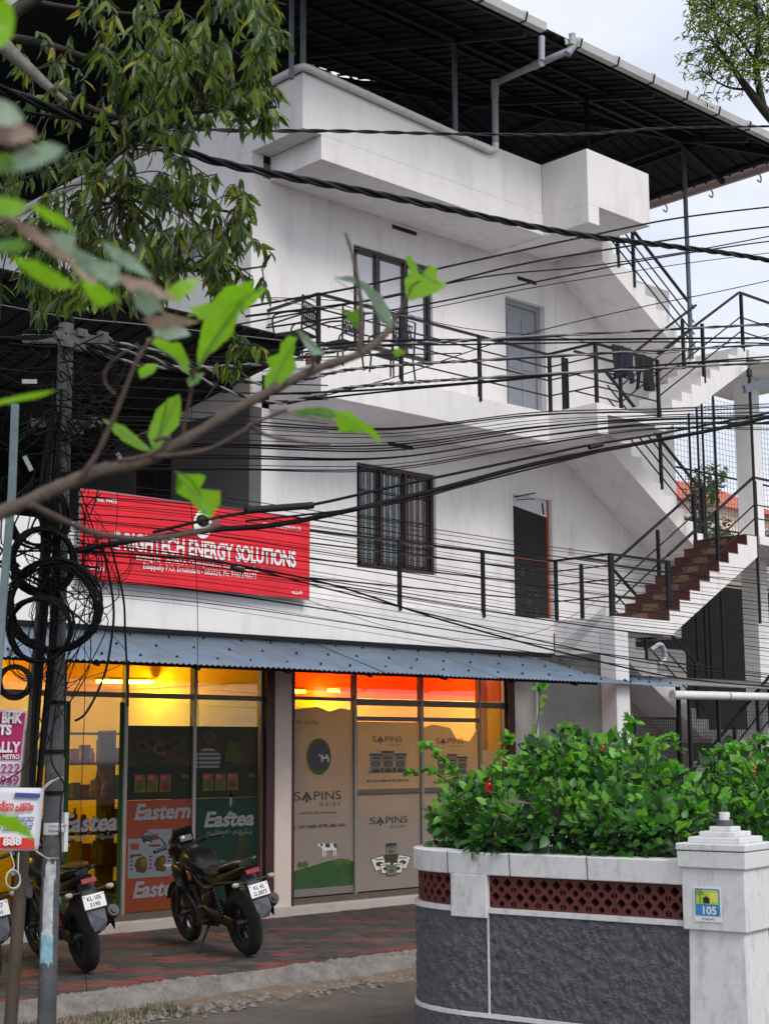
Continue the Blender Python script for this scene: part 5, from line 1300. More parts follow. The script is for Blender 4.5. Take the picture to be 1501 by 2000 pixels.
# ================================================================ POLES AND BOARDS
PY=9.95
px_,py_=6.07,9.98
pole=empty('utility_pole',(px_,py_,-.15),'grey steel utility pole with paper scraps carrying the bundled cables','pole')
q=MB(); q.tube([(px_,py_,-.2),(px_,py_,1.2),(px_,py_,5.2)],[.068,.066,.058],20); q.build('pole_shaft','pole_grey',pole)
for z in (1.62,1.92,2.28,3.2,4.0):
    q=MB(); q.tube([(px_,py_,z),(px_,py_,z+.03)],.074,18); q.build('strap','cable_black',pole)
for z0,z1,a0,a1,mt in ((.62,1.02,3.4,4.5,'paper_scrap'),(.42,.64,3.2,4.6,'paper_blue'),(1.02,1.14,3.6,4.7,'paper_scrap'),(1.335,1.42,3.1,4.9,'label_paper')):
    q=MB(); n=10; vs=[];fs=[]
    for i in range(n+1):
        a=a0+(a1-a0)*i/n
        for j in range(5):
            z=z0+(z1-z0)*j/4+(R.uniform(-.02,.02) if (mt!='label_paper' and j in(0,4)) else 0); vs.append((px_+.0695*math.cos(a),py_+.0695*math.sin(a),z))
    for i in range(n):
        for j in range(4): a=i*5+j; fs.append((a,a+5,a+6,a+1))
    q.add(vs,fs,0,True); q.build('pasted_notice',mt,pole,fix=False)
text('COOL POINT',.022,Vector((px_-.045-.02,py_-.058,1.39)),'ink_black',pole,ux=(.80,-.6,0),bold=.02); text('9020044521',.022,Vector((px_-.045-.02,py_-.058,1.355)),'ink_black',pole,ux=(.80,-.6,0),bold=.02)
q=MB(); 
for z,l in ((5.08,.34),(4.42,.25)): q.bar((px_-l*.75,py_+l*.6,z),(px_+l*.75,py_-l*.6,z),.05,.06); q.bar((px_-.1,py_-.07,z-.04),(px_+.12,py_-.07,z-.04),.06,.09)
q.build('cross_arm','clamp_grey',pole)
for k in range(6):
    q=MB(); c=Vector((px_+R.uniform(-.22,.3),py_-.06+R.uniform(-.08,.05),5.08+R.uniform(-.02,.12) if k<4 else 4.45)); q.tube([c,c+Vector((.10,.03,-.02))],[.03,.02],8); q.obox(c,(.04,0,0),(0,.02,0),(0,0,.03)); q.build('cable_clamp','clamp_grey',pole)
q=MB(); a=at(127,1625,D=at(115,1625,Y=9.9).length*0+ (Vector((px_,py_,1.2))-CAM).dot(FW)); q.obox(a,(.016,0,0),(0,.02,0),(0,0,.14)); q.obox(a+Vector((-.03,0,.03)),(.02,0,0),(0,.02,0),(0,0,.03)); q.build('terminal_box','label_paper',pole)
a=at(82,1180,Y=10.12); b=at(20,2010,Y=10.12)
q=MB(); q.tube([b+(b-a)*.05,(a+b)/2,at(98,960,Y=10.12),at(108,860,Y=10.12)],[.048,.046,.040,.035],10); o=q.build('wooden_pole','pole_wood'); tag(o,'thin brown leaning timber pole just left of the grey steel pole','pole')
q=MB(); q.tube([at(-12,1420,Y=9.7),at(8,1150,Y=9.7),at(24,960,Y=9.7),at(30,790,Y=9.7)],.030,10); o=q.build('metal_pipe','pole_green'); tag(o,'thin pale green rusty pipe leaning at the left edge','pole')
# boards
def board(pts,Y,mt,name,lbl,curl=.02,edge='banner_white'):
    t=empty(name,tuple(at(pts[0][0],pts[0][1],Y=Y)),lbl,'sign'); c=[at(x,y,Y=Y) for x,y in pts]; q=MB(); n=10; vs=[];fs=[]
    for i in range(n+1):
        for j in range(n+1):
            u=i/n;v=j/n; p_=(c[0]*(1-u)+c[1]*u)*(1-v)+(c[3]*(1-u)+c[2]*u)*v; p_.y+=curl*math.sin(u*5+v*2)*.5+curl*.6*math.sin(v*4+u); vs.append(tuple(p_))
    for i in range(n):
        for j in range(n): a=i*(n+1)+j; fs.append((a,a+n+1,a+n+2,a+1))
    q.add(vs,fs,0,True); b=q.build('board_sheet',mt,t,fix=False); md=b.modifiers.new('s','SOLIDIFY'); md.thickness=.004; md.offset=-1
    return t
def bt(t,s_,pxr,py,h,Y,mt,fit=None,bold=.03,shear=0,tilt=0):
    a=at(pxr,py,Y=Y-.03); fw=None
    if fit: a=at(fit,py,Y=Y-.03); fw=at(pxr,py,Y=Y-.03).x-a.x
    ux=Vector((math.cos(tilt),0,math.sin(tilt))); uy=Vector((-math.sin(tilt)+ .06,0,math.cos(tilt)))
    text(s_,h,a,mt,t,align='LEFT' if fit else 'RIGHT',fitw=fw,bold=bold,shear=shear,ux=ux,uy=uy)
t=board([(-90,1382),(53,1388),(38,1540),(-90,1540)],9.86,'banner_white','notice_board','maroon and white flat sale board tied to the pole above the white banner',.008)
c=[at(x,y,Y=9.845) for x,y in [(-90,1388),(50,1392),(40,1484),(-90,1484)]]
q=MB(); q.add(c,[(0,1,2,3)]); q.build('maroon_panel','banner_maroon',t,fix=False)
Yb=9.86
bt(t,'2 BHK',44,1411,.10,Yb,'plate_white',fit=-12,bold=.05); bt(t,'FLATS',22,1434,.095,Yb,'plate_white',fit=-40,bold=.05); bt(t,'EDAPALLY',39,1469,.10,Yb,'plate_white',fit=-70,bold=.04); bt(t,'CHANGAMPUZHA METRO',38,1483,.045,Yb,'plate_white',fit=-85,bold=.03)
bt(t,'98472 2222',38,1511,.09,Yb,'ink_maroon',fit=-85,bold=.02); bt(t,'98474 4949',36,1535,.09,Yb,'ink_maroon',fit=-85,bold=.02)
Yb=9.80
t=board([(-90,1537),(87,1539),(74,1662),(-90,1658)],Yb,'banner_white','cloth_banner','white cloth banner with red Malayalam heading tied to the pole',.015)
c=[at(x,y,Y=Yb-.022) for x,y in [(-90,1632),(68,1637),(68,1659),(-90,1655)]]; q=MB(); q.add(c,[(0,1,2,3)]); q.build('red_band','ink_red',t,fix=False)
c=[at(x,y,Y=Yb-.022) for x,y in [(30,1548),(79,1550),(78,1559),(29,1557)]]; q=MB(); q.add(c,[(0,1,2,3)]); q.build('blue_band','ink_blue',t,fix=False)
bt(t,'സ്വർണ്ണ പണം',66,1586,.085,Yb,'ink_red',fit=-50,bold=.05); bt(t,'പണയ വായ്പ ലഭ്യമായ',66,1609,.06,Yb,'ink_blue',fit=-55,bold=.02); bt(t,'കുറഞ്ഞ പലിശയിൽ',65,1626,.06,Yb,'ink_blue',fit=-55,bold=.02); bt(t,'9446 6 888',42,1655,.07,Yb-.01,'plate_white',fit=-70,bold=.04)
t_=empty('binding_cord',tuple(at(85,1545,Y=9.8)),'white cord tying the cloth banner to the grey pole','cord')
q=MB(); q.tube(smooth_path([at(83,1545,Y=9.79),at(100,1528,Y=9.78),at(122,1518,Y=9.88),at(122,1535,Y=9.95)],5),.004,5); q.tube(smooth_path([at(82,1540,Y=9.79),at(100,1525,Y=9.78),at(112,1524,Y=9.84)],5),.003,5)
q.tube(smooth_path([at(70,1662,Y=9.78),at(85,1672,Y=9.78),at(98,1680,Y=9.84)],5),.005,5); q.tube([at(90,1676,Y=9.8),at(114,1676,Y=9.9)],.003,5); q.build('cord_strand','cord_white',t_)
q=MB()
for k in range(3): q.tube([at(26+14*math.cos(i*.35),1717+18*math.sin(i*.35)+k*1.5,Y=9.78+.01*k) for i in range(18)],.0055,6,closed=True)
q.tube(smooth_path([at(20,1662,Y=9.8),at(28,1690,Y=9.78),at(22,1700,Y=9.78)],4),.005,5); q.tube(smooth_path([at(37,1665,Y=9.8),at(36,1690,Y=9.78),at(36,1702,Y=9.78)],4),.005,5)
o=q.build('cord_loop','cord_white'); tag(o,'small white cord ring hanging under the cloth banner','cord')
# ================================================================ CABLES
def wire(pts,r,mt='cable_black',lbl='thin black cable stretched from the cable pole across the white building',cat='cable',grp='thin cables strung across the building',n=5,twist=None,name='overhead_cable',sm=7):
    P_=smooth_path(pts,sm); q=MB()
    if twist:
        k_,rr,pitch=twist; L_=0; acc=[0]
        for i in range(1,len(P_)): acc.append(acc[-1]+(P_[i]-P_[i-1]).length)
        for s_ in range(k_):
            pt=[]
            for i,p_ in enumerate(P_):
                d=(P_[min(i+1,len(P_)-1)]-P_[max(i-1,0)]).normalized(); a=d.cross(Vector((0,0,1))).normalized(); b=d.cross(a); t=2*math.pi*(acc[i]/pitch+s_/k_); pt.append(p_+(a*math.cos(t)+b*math.sin(t))*rr)
            q.tube(pt,r,6,s_%2)
        o=q.build(name,[mt,'cable_dark'])
    else: q.tube(P_,r,n); o=q.build(name,mt)
    tag(o,lbl,cat,grp); return o
def ordn(k): return '%d%s'%(k,'th' if 10<k%100<14 else {1:'st',2:'nd',3:'rd'}.get(k%10,'th'))
def W(pp,r=.006,Y=9.9,Y1=None,**k):
    n=len(pp); Y1=Y if Y1 is None else Y1
    return wire([at(x,y,Y=Y+(Y1-Y)*i/(n-1)) for i,(x,y) in enumerate(pp)],r,**k)
# heavy twisted cable from top left
W([(-60,150),(70,200),(180,238),(300,275),(420,315),(560,345),(700,372),(860,405),(1000,435),(1140,460),(1300,480),(1440,498),(1560,520)],.014,Y=7.1,Y1=9.4,lbl='thick twisted black power cable sweeping down from the upper left corner',grp='thick cable bundles',twist=(3,.017,1.0),sm=26)
W([(-60,212),(60,222),(250,240),(450,255),(660,256),(900,262),(1140,262),(1300,250),(1560,246)],.008,Y=7.3,Y1=9.4,lbl='thin twisted cable running level below the roof parapet',grp='thick cable bundles',twist=(2,.008,.7),sm=22)
W([(150,655),(330,690),(520,700),(700,695),(900,690)],.006,Y=9.9,lbl='black cable sagging from the pole top in front of the dark shed',grp='cables leaving the pole top')
# thick pair rising to the right edge
W([(150,1075),(300,1050),(420,1035),(560,1022),(800,970),(1050,905),(1250,866),(1400,838),(1560,800)],.024,Y=9.8,lbl='thickest black cable rising from the pole to the right edge over the stairs',grp='thick cable bundles')
W([(300,1040),(420,1012),(545,992),(620,984),(780,948),(950,912),(1100,880),(1160,868),(1300,845),(1560,795)],.014,Y=9.75,lbl='black cable with joint sleeve just above the thickest cable',grp='thick cable bundles')
W([(480,1018),(760,985),(920,945),(1100,900),(1300,855),(1560,815)],.010,Y=9.7,lbl='black cable clipped along the underside of the thickest cable',grp='thick cable bundles')
for a,b,r_,l in (((480,997),(610,987),.030,'grey black joint sleeve on cables at the right end of the red sign'),((1150,874),(1175,868),.024,'small black joint sleeve on the upper cable near the staircase'),((452,1109),(475,1115),.022,'short black splice lump on the cable crossing the red sign')):
    q=MB(); q.tube([at(*a,Y=9.72),at(*b,Y=9.72)],r_,12); o=q.build('cable_joint','cable_dark'); tag(o,l,'cable joint')
# bright upper-right wires
UR=[((480,600),(700,560),(900,515),(1130,465),(1330,425),(1560,398),.011),((480,618),(760,580),(1000,520),(1200,485),(1400,455),(1560,436),.011),((430,640),(700,590),(950,540),(1150,520),(1350,490),(1560,450),.008),((520,640),(800,600),(1000,560),(1250,510),(1450,478),(1560,465),.009),
((640,640),(850,600),(1050,560),(1300,520),(1450,500),(1560,488),.005),((560,790),(760,740),(1000,660),(1250,600),(1400,570),(1560,535),.006),((500,690),(700,668),(900,664),(1150,663),(1350,661),(1560,660),.013),((500,700),(700,676),(900,673),(1150,669),(1350,668),(1560,672),.009),
((520,770),(720,762),(950,745),(1150,725),(1300,712),(1560,692),.011),((560,785),(800,760),(1000,742),(1200,720),(1380,708),(1560,700),.010),((480,580),(700,592),(900,640),(1100,660),(1300,690),(1560,640),.004)]
UR.sort(key=lambda u:u[-2][1])
for k,w_ in enumerate(UR): W(list(w_[:-1]),w_[-1],Y=9.9+.05*(k%4),lbl='%s long dark cable from the top crossing the upper balcony to the right edge'%ordn(k+1),grp='cables crossing the upper balcony')
# mid bundle 830-900
for k in range(13):
    y0=822+8*k+R.uniform(-4,4); y1=775+5*k+R.uniform(-4,4)
    W([(140,y0-10+k),(430,y0+R.uniform(-3,6)),(760,y0+14-k*1.2),(1050,(y0+y1)/2+6-k),(1300,y1+22-k*1.5),(1560,y1+10)],R.choice([.004,.005,.0065,.008]),Y=9.8+.02*k,lbl='%s dark cable from the top of the bunch above the lower window'%ordn(k+1),grp='cables of the middle bunch')
# red sign fan: from pole right and slightly downward to the stair area
for k in range(30):
    y0=940+7.5*k+R.uniform(-5,5); x1=1560; y1=1120+8*k+R.uniform(-3,3)
    sag=R.uniform(0,16)
    W([(135,y0),(380,y0+ (y1-y0)*.10+sag*.6),(640,y0+(y1-y0)*.28+sag),(900,y0+(y1-y0)*.50+sag),(1180,y0+(y1-y0)*.72+sag),(x1,y1)],R.choice([.0022,.003,.003,.004,.005]),Y=9.75+.02*k,lbl='%s thin black cable from the top where the red sign fan reaches the right edge'%ordn(k+1))
W([(140,1075),(400,1095),(640,1140),(860,1210),(1100,1275),(1330,1325),(1560,1345)],.009,Y=9.85,lbl='thick black cable dropping from the red sign to the lower right canopy',grp='thick cable bundles')
W([(150,1060),(400,1090),(640,1150),(860,1205),(1100,1262),(1300,1300),(1560,1330)],.007,Y=9.9,lbl='black cable close above the one dropping to the lower right canopy',grp='thick cable bundles')
W([(600,1172),(760,1225),(900,1248),(1000,1245),(1085,1220),(1170,1170)],.0035,Y=13.2,lbl='thin cable looping from the red sign corner to the landing post',grp='cables at the landing')
for k in range(7):
    W([(1182,1182+k*3),(1130,1230+k*4),(1090,1262+k*6),(1060+k*12,1290)],.003,Y=13.2,lbl='thin wire drooping from the landing post',grp='thin wires at the landing post',n=4)
for k in range(7):
    y=690+22*k; W([(-40,y-30+R.uniform(-30,30)),(60,y+R.uniform(-8,8)),(150,y-6),(420,y+10+R.uniform(-6,6)),(640,y+10+R.uniform(-20,20))],R.choice([.003,.004,.006]),Y=10.0,lbl='thin dark cable crossing in front of the dark side shed',grp='cables before the side shed')
for (a,b,r_) in (((0,595),(290,635),.004),((100,455),(560,590),.004)):
    W([a,((a[0]+b[0])/2,(a[1]+b[1])/2+6),b,(b[0]+260,b[1]+30)],r_,Y=9.6,mt='cable_grey',lbl='pale grey thin wire passing in front of the tree foliage',grp='pale grey wires by the tree')
for k in range(4): W([(-40,650+5*k),(60,664-3*k),(130,650+2*k)],.006,Y=9.9,lbl='short dark cable between the pole top and the left edge',grp='cables at the pole top')
for k,(y0,y1) in enumerate(((660,740),(668,775),(675,700))):
    W([(150,y0),(300,y0+25+8*k),(520,y1+10),(700,y1-20),(1000,y1-40),(1560,y1-70)],.012,Y=9.95,mt='cable_grey',lbl='grey twisted cable bound to the pole top',grp='grey twisted cables at the pole top',twist=(2,.009,.25),sm=18)
# hanging drops
DR=[((375,780),(372,950),(385,1150),(386,1300),(388,1500),(384,1640),.003),((210,1040),(240,1160),(245,1240),(250,1340),(250,1370),(250,1380),.009),((200,1060),(222,1180),(215,1270),(200,1330),(170,1390),(147,1408),.010),((228,700),(230,850),(229,1000),(226,1040),(222,1100),(200,1150),.003),((165,1150),(166,1270),(165,1400),(158,1600),(160,1800),(170,1935),.003),((150,1180),(120,1300),(60,1480),(0,1530),(-30,1560),(-60,1580),.005),((150,1050),(190,1100),(140,1260),(130,1300),(128,1350),(126,1480),.006),((110,1380),(100,1480),(125,1530),(120,1560),(118,1600),(120,1680),.006),((150,940),(175,1010),(200,1100),(180,1160),(150,1170),(140,1160),.006)]
for k,d_ in enumerate(DR): W(list(d_[:-1]),d_[-1],Y=9.72+.01*k,lbl='loose cable hanging down beside the grey pole',grp='loose cables hanging at the pole')
for k in range(34):
    x=R.uniform(60,200); y=R.uniform(900,1150); W([(x,y),(x+R.uniform(-40,50),y+R.uniform(40,120)),(x+R.uniform(-50,50),y+R.uniform(120,220)),(R.uniform(80,140),y+R.uniform(200,330))],R.choice([.002,.003,.005]),Y=9.8+R.uniform(-.15,.1),lbl='loose cable hanging down beside the grey pole',grp='loose cables hanging at the pole',sm=5,n=4)
for k in range(12):
    x=R.uniform(-20,90); y=R.uniform(800,1100); W([(x,y),(x+R.uniform(-30,60),y+R.uniform(-60,60)),(x+R.uniform(20,90),y+R.uniform(-60,80)),(R.uniform(100,150),y+R.uniform(-80,100))],R.choice([.003,.005,.007]),Y=9.85+R.uniform(-.1,.1),lbl='tangled cable between the thin green pipe and the grey pole',grp='tangled cables left of the pole',sm=5,n=4)
for k in range(46):
    x=R.uniform(40,190); y=R.uniform(640,860); W([(x,y),(x+R.uniform(-60,60),y+R.uniform(-20,60)),(x+R.uniform(-40,110),y+R.uniform(-10,90)),(x+R.uniform(-80,160),y+R.uniform(-20,140))],R.choice([.0022,.003,.005,.007]),Y=9.85+R.uniform(-.15,.12),lbl='twisted loose cable end around the top of the grey pole',grp='loose cable ends at the pole top',sm=5,n=4)
# cable bundle running down the pole
for k in range(16):
    dx=R.uniform(-22,14); W([(112+dx*.6,800+R.uniform(-60,60)),(100+dx,960),(104+dx*.9,1120),(92+dx,1290),(78+dx*.7,1450),(70+dx*.5,1560)],R.choice([.007,.010,.013]),Y=9.86+R.uniform(-.05,.06),lbl='thick black cable strapped in the dark bundle running down the poles',grp='cables bundled down the poles',n=6)
for k in range(30):
    x=R.uniform(-30,150); y=R.uniform(800,1180); W([(x,y),(x+R.uniform(-40,60),y+R.uniform(-50,60)),(x+R.uniform(0,90),y+R.uniform(-50,80)),(R.uniform(100,200),y+R.uniform(-60,110))],R.choice([.0025,.004,.006,.008]),Y=9.82+R.uniform(-.1,.1),lbl='tangled cable between the thin green pipe and the grey pole',grp='tangled cables left of the pole',sm=5,n=4)
# coils
def coil(cx,cy,rp,n,lbl,Y=9.75,rw=.006,sq=1.0,jit=.06,tilt=0):
    t=empty('cable_coil',tuple(at(cx,cy,Y=Y)),lbl,'cable coil'); c=at(cx,cy,Y=Y); e=(at(cx+rp,cy,D=(c-CAM).dot(FW))-c).length
    for k in range(n):
        q=MB(); r1=e*(1+R.uniform(-jit,jit)); ox,oz=R.uniform(-.03,.03)*e*2,R.uniform(-.03,.03)*e*2; ph=R.uniform(0,6)
        q.tube([c+RT*(r1*sq*math.cos(i*.26+ph)*(1+.05*math.sin(3*i*.26+k)+.04*math.sin(2*i*.26+k*2))+ox)+UP*(r1*math.sin(i*.26+ph)+oz)+FW*(R.uniform(-.01,.01)+.02*math.sin(i*.26+k)+tilt*math.cos(i*.26)) for i in range(24)],rw*R.uniform(.7,1.2),6,closed=True); q.build('loop','cable_black',t)
coil(105,1185,88,9,'large thick black cable coil hanging lowest round the pole above the canopy',rw=.010)
coil(78,1230,62,7,'medium black cable coil overlapping the canopy left of the pole',rw=.009,Y=9.7)
coil(85,1095,62,8,'black cable coil at the height of the sign bottom left of the pole',rw=.012,Y=9.8)
coil(75,1010,58,8,'black cable coil behind the branch beside the green pipe',rw=.009,Y=9.85)
coil(30,1333,30,10,'small tight black cable coil above the maroon board',rw=.007,Y=9.7,jit=.10)
coil(165,870,50,8,'thin wire coil right of the pole in front of the dark shed',rw=.003,Y=9.9,sq=.75,jit=.12)
coil(215,1090,48,3,'thin single wire loop hanging over the red sign end',rw=.003,Y=9.8,jit=.2)
coil(60,1290,40,4,'loose cable loops between canopy and small coil',rw=.004,Y=9.75,jit=.2)
q=MB(); q.obox(at(58,745,Y=9.85),RT*.055,(0,.002,0),UP*.016); o=q.build('cable_tag','label_paper'); tag(o,'small white paper tag hanging on a cable left of the pole','tag')
q=MB(); q.obox(at(236,895,Y=9.85),(RT*.7-UP).normalized()*.05,(0,.002,0),(RT+UP*.7).normalized()*.014); o=q.build('cable_tag','label_paper'); tag(o,'small pale tag dangling on a thin wire above the branch','tag')
q=MB(); q.obox(at(55,905,Y=9.85),(RT*.5-UP).normalized()*.06,(0,.002,0),(RT+UP*.5).normalized()*.016); o=q.build('cable_tag','label_paper'); tag(o,'pale tag among the tangled cables near the green pipe','tag')
# ================================================================ STREET TREE (upper left)
TR=empty('street_tree',(2.4,9.4,0),'tall street tree with drooping narrow leaves at the upper left','tree')
def limb(pp,rs,mt='bark_grey',name='branch',Y=None,D=9.0,D1=None):
    n=len(pp); D1=D1 or D; P_=[at(x,y,D=D+(D1-D)*i/(n-1)) for i,(x,y) in enumerate(pp)]; P2=smooth_path(P_,5); r2=[]
    for i in range(len(P2)): t=i/(len(P2)-1)*(len(rs)-1); k=min(int(t),len(rs)-2); r2.append(rs[k]+(rs[k+1]-rs[k])*(t-k))
    q=MB(); q.tube(P2,r2,8); q.build(name,mt,TR); return P2
tb=[Vector((1.2,8.6,-.2)),Vector((1.25,8.65,2.5)),Vector((1.3,8.7,4.6)),at(-150,60,D=9.6)]
q=MB(); P_=smooth_path(tb,6); q.tube(P_,[.20-.005*i for i in range(len(P_))],12); q.build('trunk','bark_grey',TR)
SK=[]
SK+=limb([(-200,40),(-40,60),(40,120),(90,165),(130,200)],[.07,.06,.04,.03,.02],D=9.5,D1=9.2)
SK+=limb([(-150,200),(40,300),(160,330),(260,370),(380,400),(480,420)],[.05,.035,.028,.02,.014,.006],'bark_dark',D=9.4,D1=9.8)
SK+=limb([(-150,60),(60,80),(180,115),(300,120),(430,90),(545,70)],[.05,.03,.022,.018,.012,.006],'bark_dark',D=9.6,D1=9.9)
SK+=limb([(130,190),(230,230),(330,225),(440,215),(540,210)],[.025,.02,.015,.01,.005],'bark_dark',D=9.3,D1=9.7)
SK+=limb([(-100,120),(100,-20),(250,-60),(420,-20),(560,10)],[.05,.03,.02,.015,.006],'bark_dark',D=9.4,D1=9.8)
SK+=limb([(-160,420),(20,470),(150,490),(300,520),(420,530),(520,520)],[.04,.028,.02,.014,.01,.005],'bark_dark',D=9.6,D1=10.0)
SK+=limb([(200,330),(260,280),(250,330),(230,400)],[.014,.012,.01,.006],'bark_dark',D=9.3,D1=9.3)
SK+=limb([(-100,-60),(60,0),(180,20),(300,30)],[.04,.02,.015,.008],'bark_dark',D=9.8,D1=10.1)
SK+=limb([(400,780),(430,740),(450,700),(480,690)],[.004,.005,.006,.006],'bark_dark',D=11.2,D1=11.4)
LV=Leaves()
BL=[(300,60,150,75,40),(450,90,110,110,44),(250,150,120,60,30),(520,30,50,50,12),(400,180,120,70,34),(500,210,60,55,14),(170,210,90,60,16),(60,140,70,60,8),(120,330,130,60,26),(250,400,130,80,40),(400,360,100,60,26),(450,450,60,80,24),(150,460,150,80,40),(320,500,120,70,36),(450,560,70,35,16),(60,560,90,60,20),(200,570,130,35,22),(30,300,60,80,12),(330,280,80,40,10),(440,690,50,60,7),(500,690,30,20,3),(30,430,60,50,12)]
tq=MB()
for (cx,cy,rx,ry,n) in BL:
    for i in range(int(n*.80)):
        a=R.uniform(0,6.28); rr=math.sqrt(R.random()); x=cx+rx*rr*math.cos(a); y=cy+ry*rr*math.sin(a); 
        D=R.uniform(8.9,10.3) if cy<650 else 11.2; c=at(x,y,D=D)
        s_=min(SK,key=lambda p_:(p_-c).length+R.uniform(0,.25))
        mid=(s_+c)/2+Vector((0,0,.06)); tq.tube(smooth_path([s_,mid,c],4),.0045,4)
        dark=R.random(); sunny=R.random()<(.35 if (x>430 or cy>480) else .14)
        for k in range(R.randrange(8,13)):
            t=R.random()**1.5*.22; base=c+(mid-c).normalized()*t
            d=Vector((R.gauss(0,.42),R.gauss(0,.42),R.uniform(-1.5,-.35)))
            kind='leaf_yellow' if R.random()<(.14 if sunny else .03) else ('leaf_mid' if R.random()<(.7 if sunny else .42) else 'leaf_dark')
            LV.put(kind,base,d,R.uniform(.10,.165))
tq.build('twigs','bark_dark',TR,kind='stuff',fix=False)
LV.finish(TR,280)
# corner tree top right
T2=empty('roadside_tree',(15.5,10.5,0),'sparse fine leaved tree entering at the upper right corner','tree')
def limb2(pp,rs,D,mt='bark_dark'):
    P_=smooth_path([at(x,y,D=D) for x,y in pp],5); n=len(P_); q=MB(); q.tube(P_,[rs[0]+(rs[1]-rs[0])*i/(n-1) for i in range(n)],7); q.build('branch',mt,T2); return P_
q=MB(); P_=smooth_path([Vector((17.3,8.9,-.2)),Vector((17.2,8.9,4)),at(1640,420,D=18)],6); q.tube(P_,.16,10); q.build('trunk','bark_grey',T2)
K2=limb2([(1640,420),(1560,290),(1500,225),(1460,175),(1435,140),(1400,90)],(.09,.02),18)+limb2([(1490,215),(1475,130),(1480,60),(1470,-40)],(.05,.015),18)+limb2([(1460,175),(1420,170),(1385,150)],(.02,.006),18)+limb2([(1475,120),(1430,60),(1390,20)],(.02,.006),18)+limb2([(1560,290),(1520,150),(1500,40)],(.04,.012),18.3)
L2=Leaves(); tq=MB()
for i in range(330):
    x,y=R.choice([(1430,70),(1400,120),(1380,60),(1460,40),(1490,110),(1440,-10),(1385,0),(1510,40),(1450,140)]); x+=R.gauss(0,30); y+=R.gauss(0,28)
    if x<1338: continue
    c=at(x,y,D=R.uniform(17.3,18.8)); s_=min(K2,key=lambda p_:(p_-c).length); tq.tube([s_,(s_+c)/2+Vector((0,0,.05)),c],.006,4)
    d0=Vector((R.gauss(0,1),R.gauss(0,1),R.uniform(-.9,.3))).normalized()
    for k in range(11):
        t=k/10; L2.put(R.choice(['leaf_mid','leaf_dark','leaf_mid','leaf_mid','leaf_yellow'] if R.random()<.3 else ['leaf_mid','leaf_dark','leaf_mid']),c+d0*(.30*t-.15),d0*.4+Vector((R.gauss(0,.6),R.gauss(0,.6),R.uniform(-.7,.1))),R.uniform(.06,.10))
tq.build('twigs','bark_dark',T2,kind='stuff',fix=False); L2.finish(T2,60)
a=at(1371,201,D=17.5)
# ================================================================ HIBISCUS BUSH behind the boundary wall
HB=empty('hibiscus_bush',(8.9,7.4,.9),'dense green hibiscus bush with red flowers growing over the boundary wall','bush')
q=MB(); q.box(7.62,13.5,5.5,7.0,.9,1.20); o=MB()
pts=[(path[i]+(-nrm(i))*.15) for i in range(0,NP+1,8)]
poly=[(p.x,p.y) for p in pts]+[(14,9.4),(14,6.6),(8.1,5.6)]
o.prism(poly,-.1,1.17,'xy'); so_=o.build('planter_soil','soil'); so_['kind']='structure'
HL=Leaves(); tq=MB()
CL=[]
def clump(px,py,D,r,n): CL.append((at(px,py,D=D),r,n))
for (px,py,D,r,n) in [(920,1600,10.6,.30,500),(900,1640,10.6,.22,260),(1000,1575,10.4,.31,560),(1000,1630,10.0,.30,500),(1080,1520,10.6,.36,600),(1100,1610,9.9,.32,600),(1180,1530,10.4,.36,600),(1190,1620,9.7,.30,500),(1260,1560,10.0,.36,600),(1280,1630,9.5,.28,420),(1130,1485,10.9,.24,300),(1060,1500,10.9,.20,200),(1230,1490,10.9,.25,260),(1365,1590,10.3,.27,380),(1340,1620,9.7,.26,300),(1440,1560,10.5,.34,450),(1500,1560,10.3,.36,450),(1420,1500,11.0,.20,150),(1490,1490,11.0,.22,170),(950,1560,10.8,.22,220),(1400,1600,9.9,.22,220),(1470,1600,9.9,.22,220),(960,1650,9.95,.13,120)]: clump(px,py,D,r,n)
for c,r,n in CL:
    for k in range(max(6,n//45)):
        u=Vector((R.gauss(0,1),R.gauss(0,1),abs(R.gauss(0,.8)))).normalized(); base=Vector((c.x+R.uniform(-.1,.1),c.y+R.uniform(-.1,.1),max(1.0,c.z-r))); tip=c+u*r; tq.tube(smooth_path([base,(base+tip)/2+Vector((R.uniform(-.08,.08),R.uniform(-.08,.08),0)),tip],3),.005,4)
    for i in range(n):
        u=Vector((R.gauss(0,1),R.gauss(0,1),R.gauss(0,1))).normalized(); rr=r*R.random()**.45; p_=c+Vector((u.x*rr,u.y*rr,u.z*rr*.85))
        if p_.z<1.16: continue
        if min((Vector((p_.x,p_.y))-Vector((path[j].x,path[j].y))).length for j in range(0,NP,12))<.04: continue
        d=(u*.8+Vector((R.gauss(0,.5),R.gauss(0,.5),R.uniform(-.5,.6)))).normalized()
        h=rr/r*(.55+.45*max(-.3,u.z)); kind='bush_light' if R.random()<h*(.50 if p_.z>1.45 else .18) else ('bush_mid' if R.random()<(.6 if p_.z>1.4 else .3) else 'bush_dark')  # paler leaves high and outside, darker low and inside: shading put into leaf colour
        if R.random()<.012: kind='leaf_yellow'
        HL.put(kind,p_,d,R.choice([.045,.06,.07,.085,.10])*R.uniform(.8,1.1),n=(R.uniform(-.8,.8)-.2,R.uniform(-.8,.8)-.2,R.uniform(.1,1)))
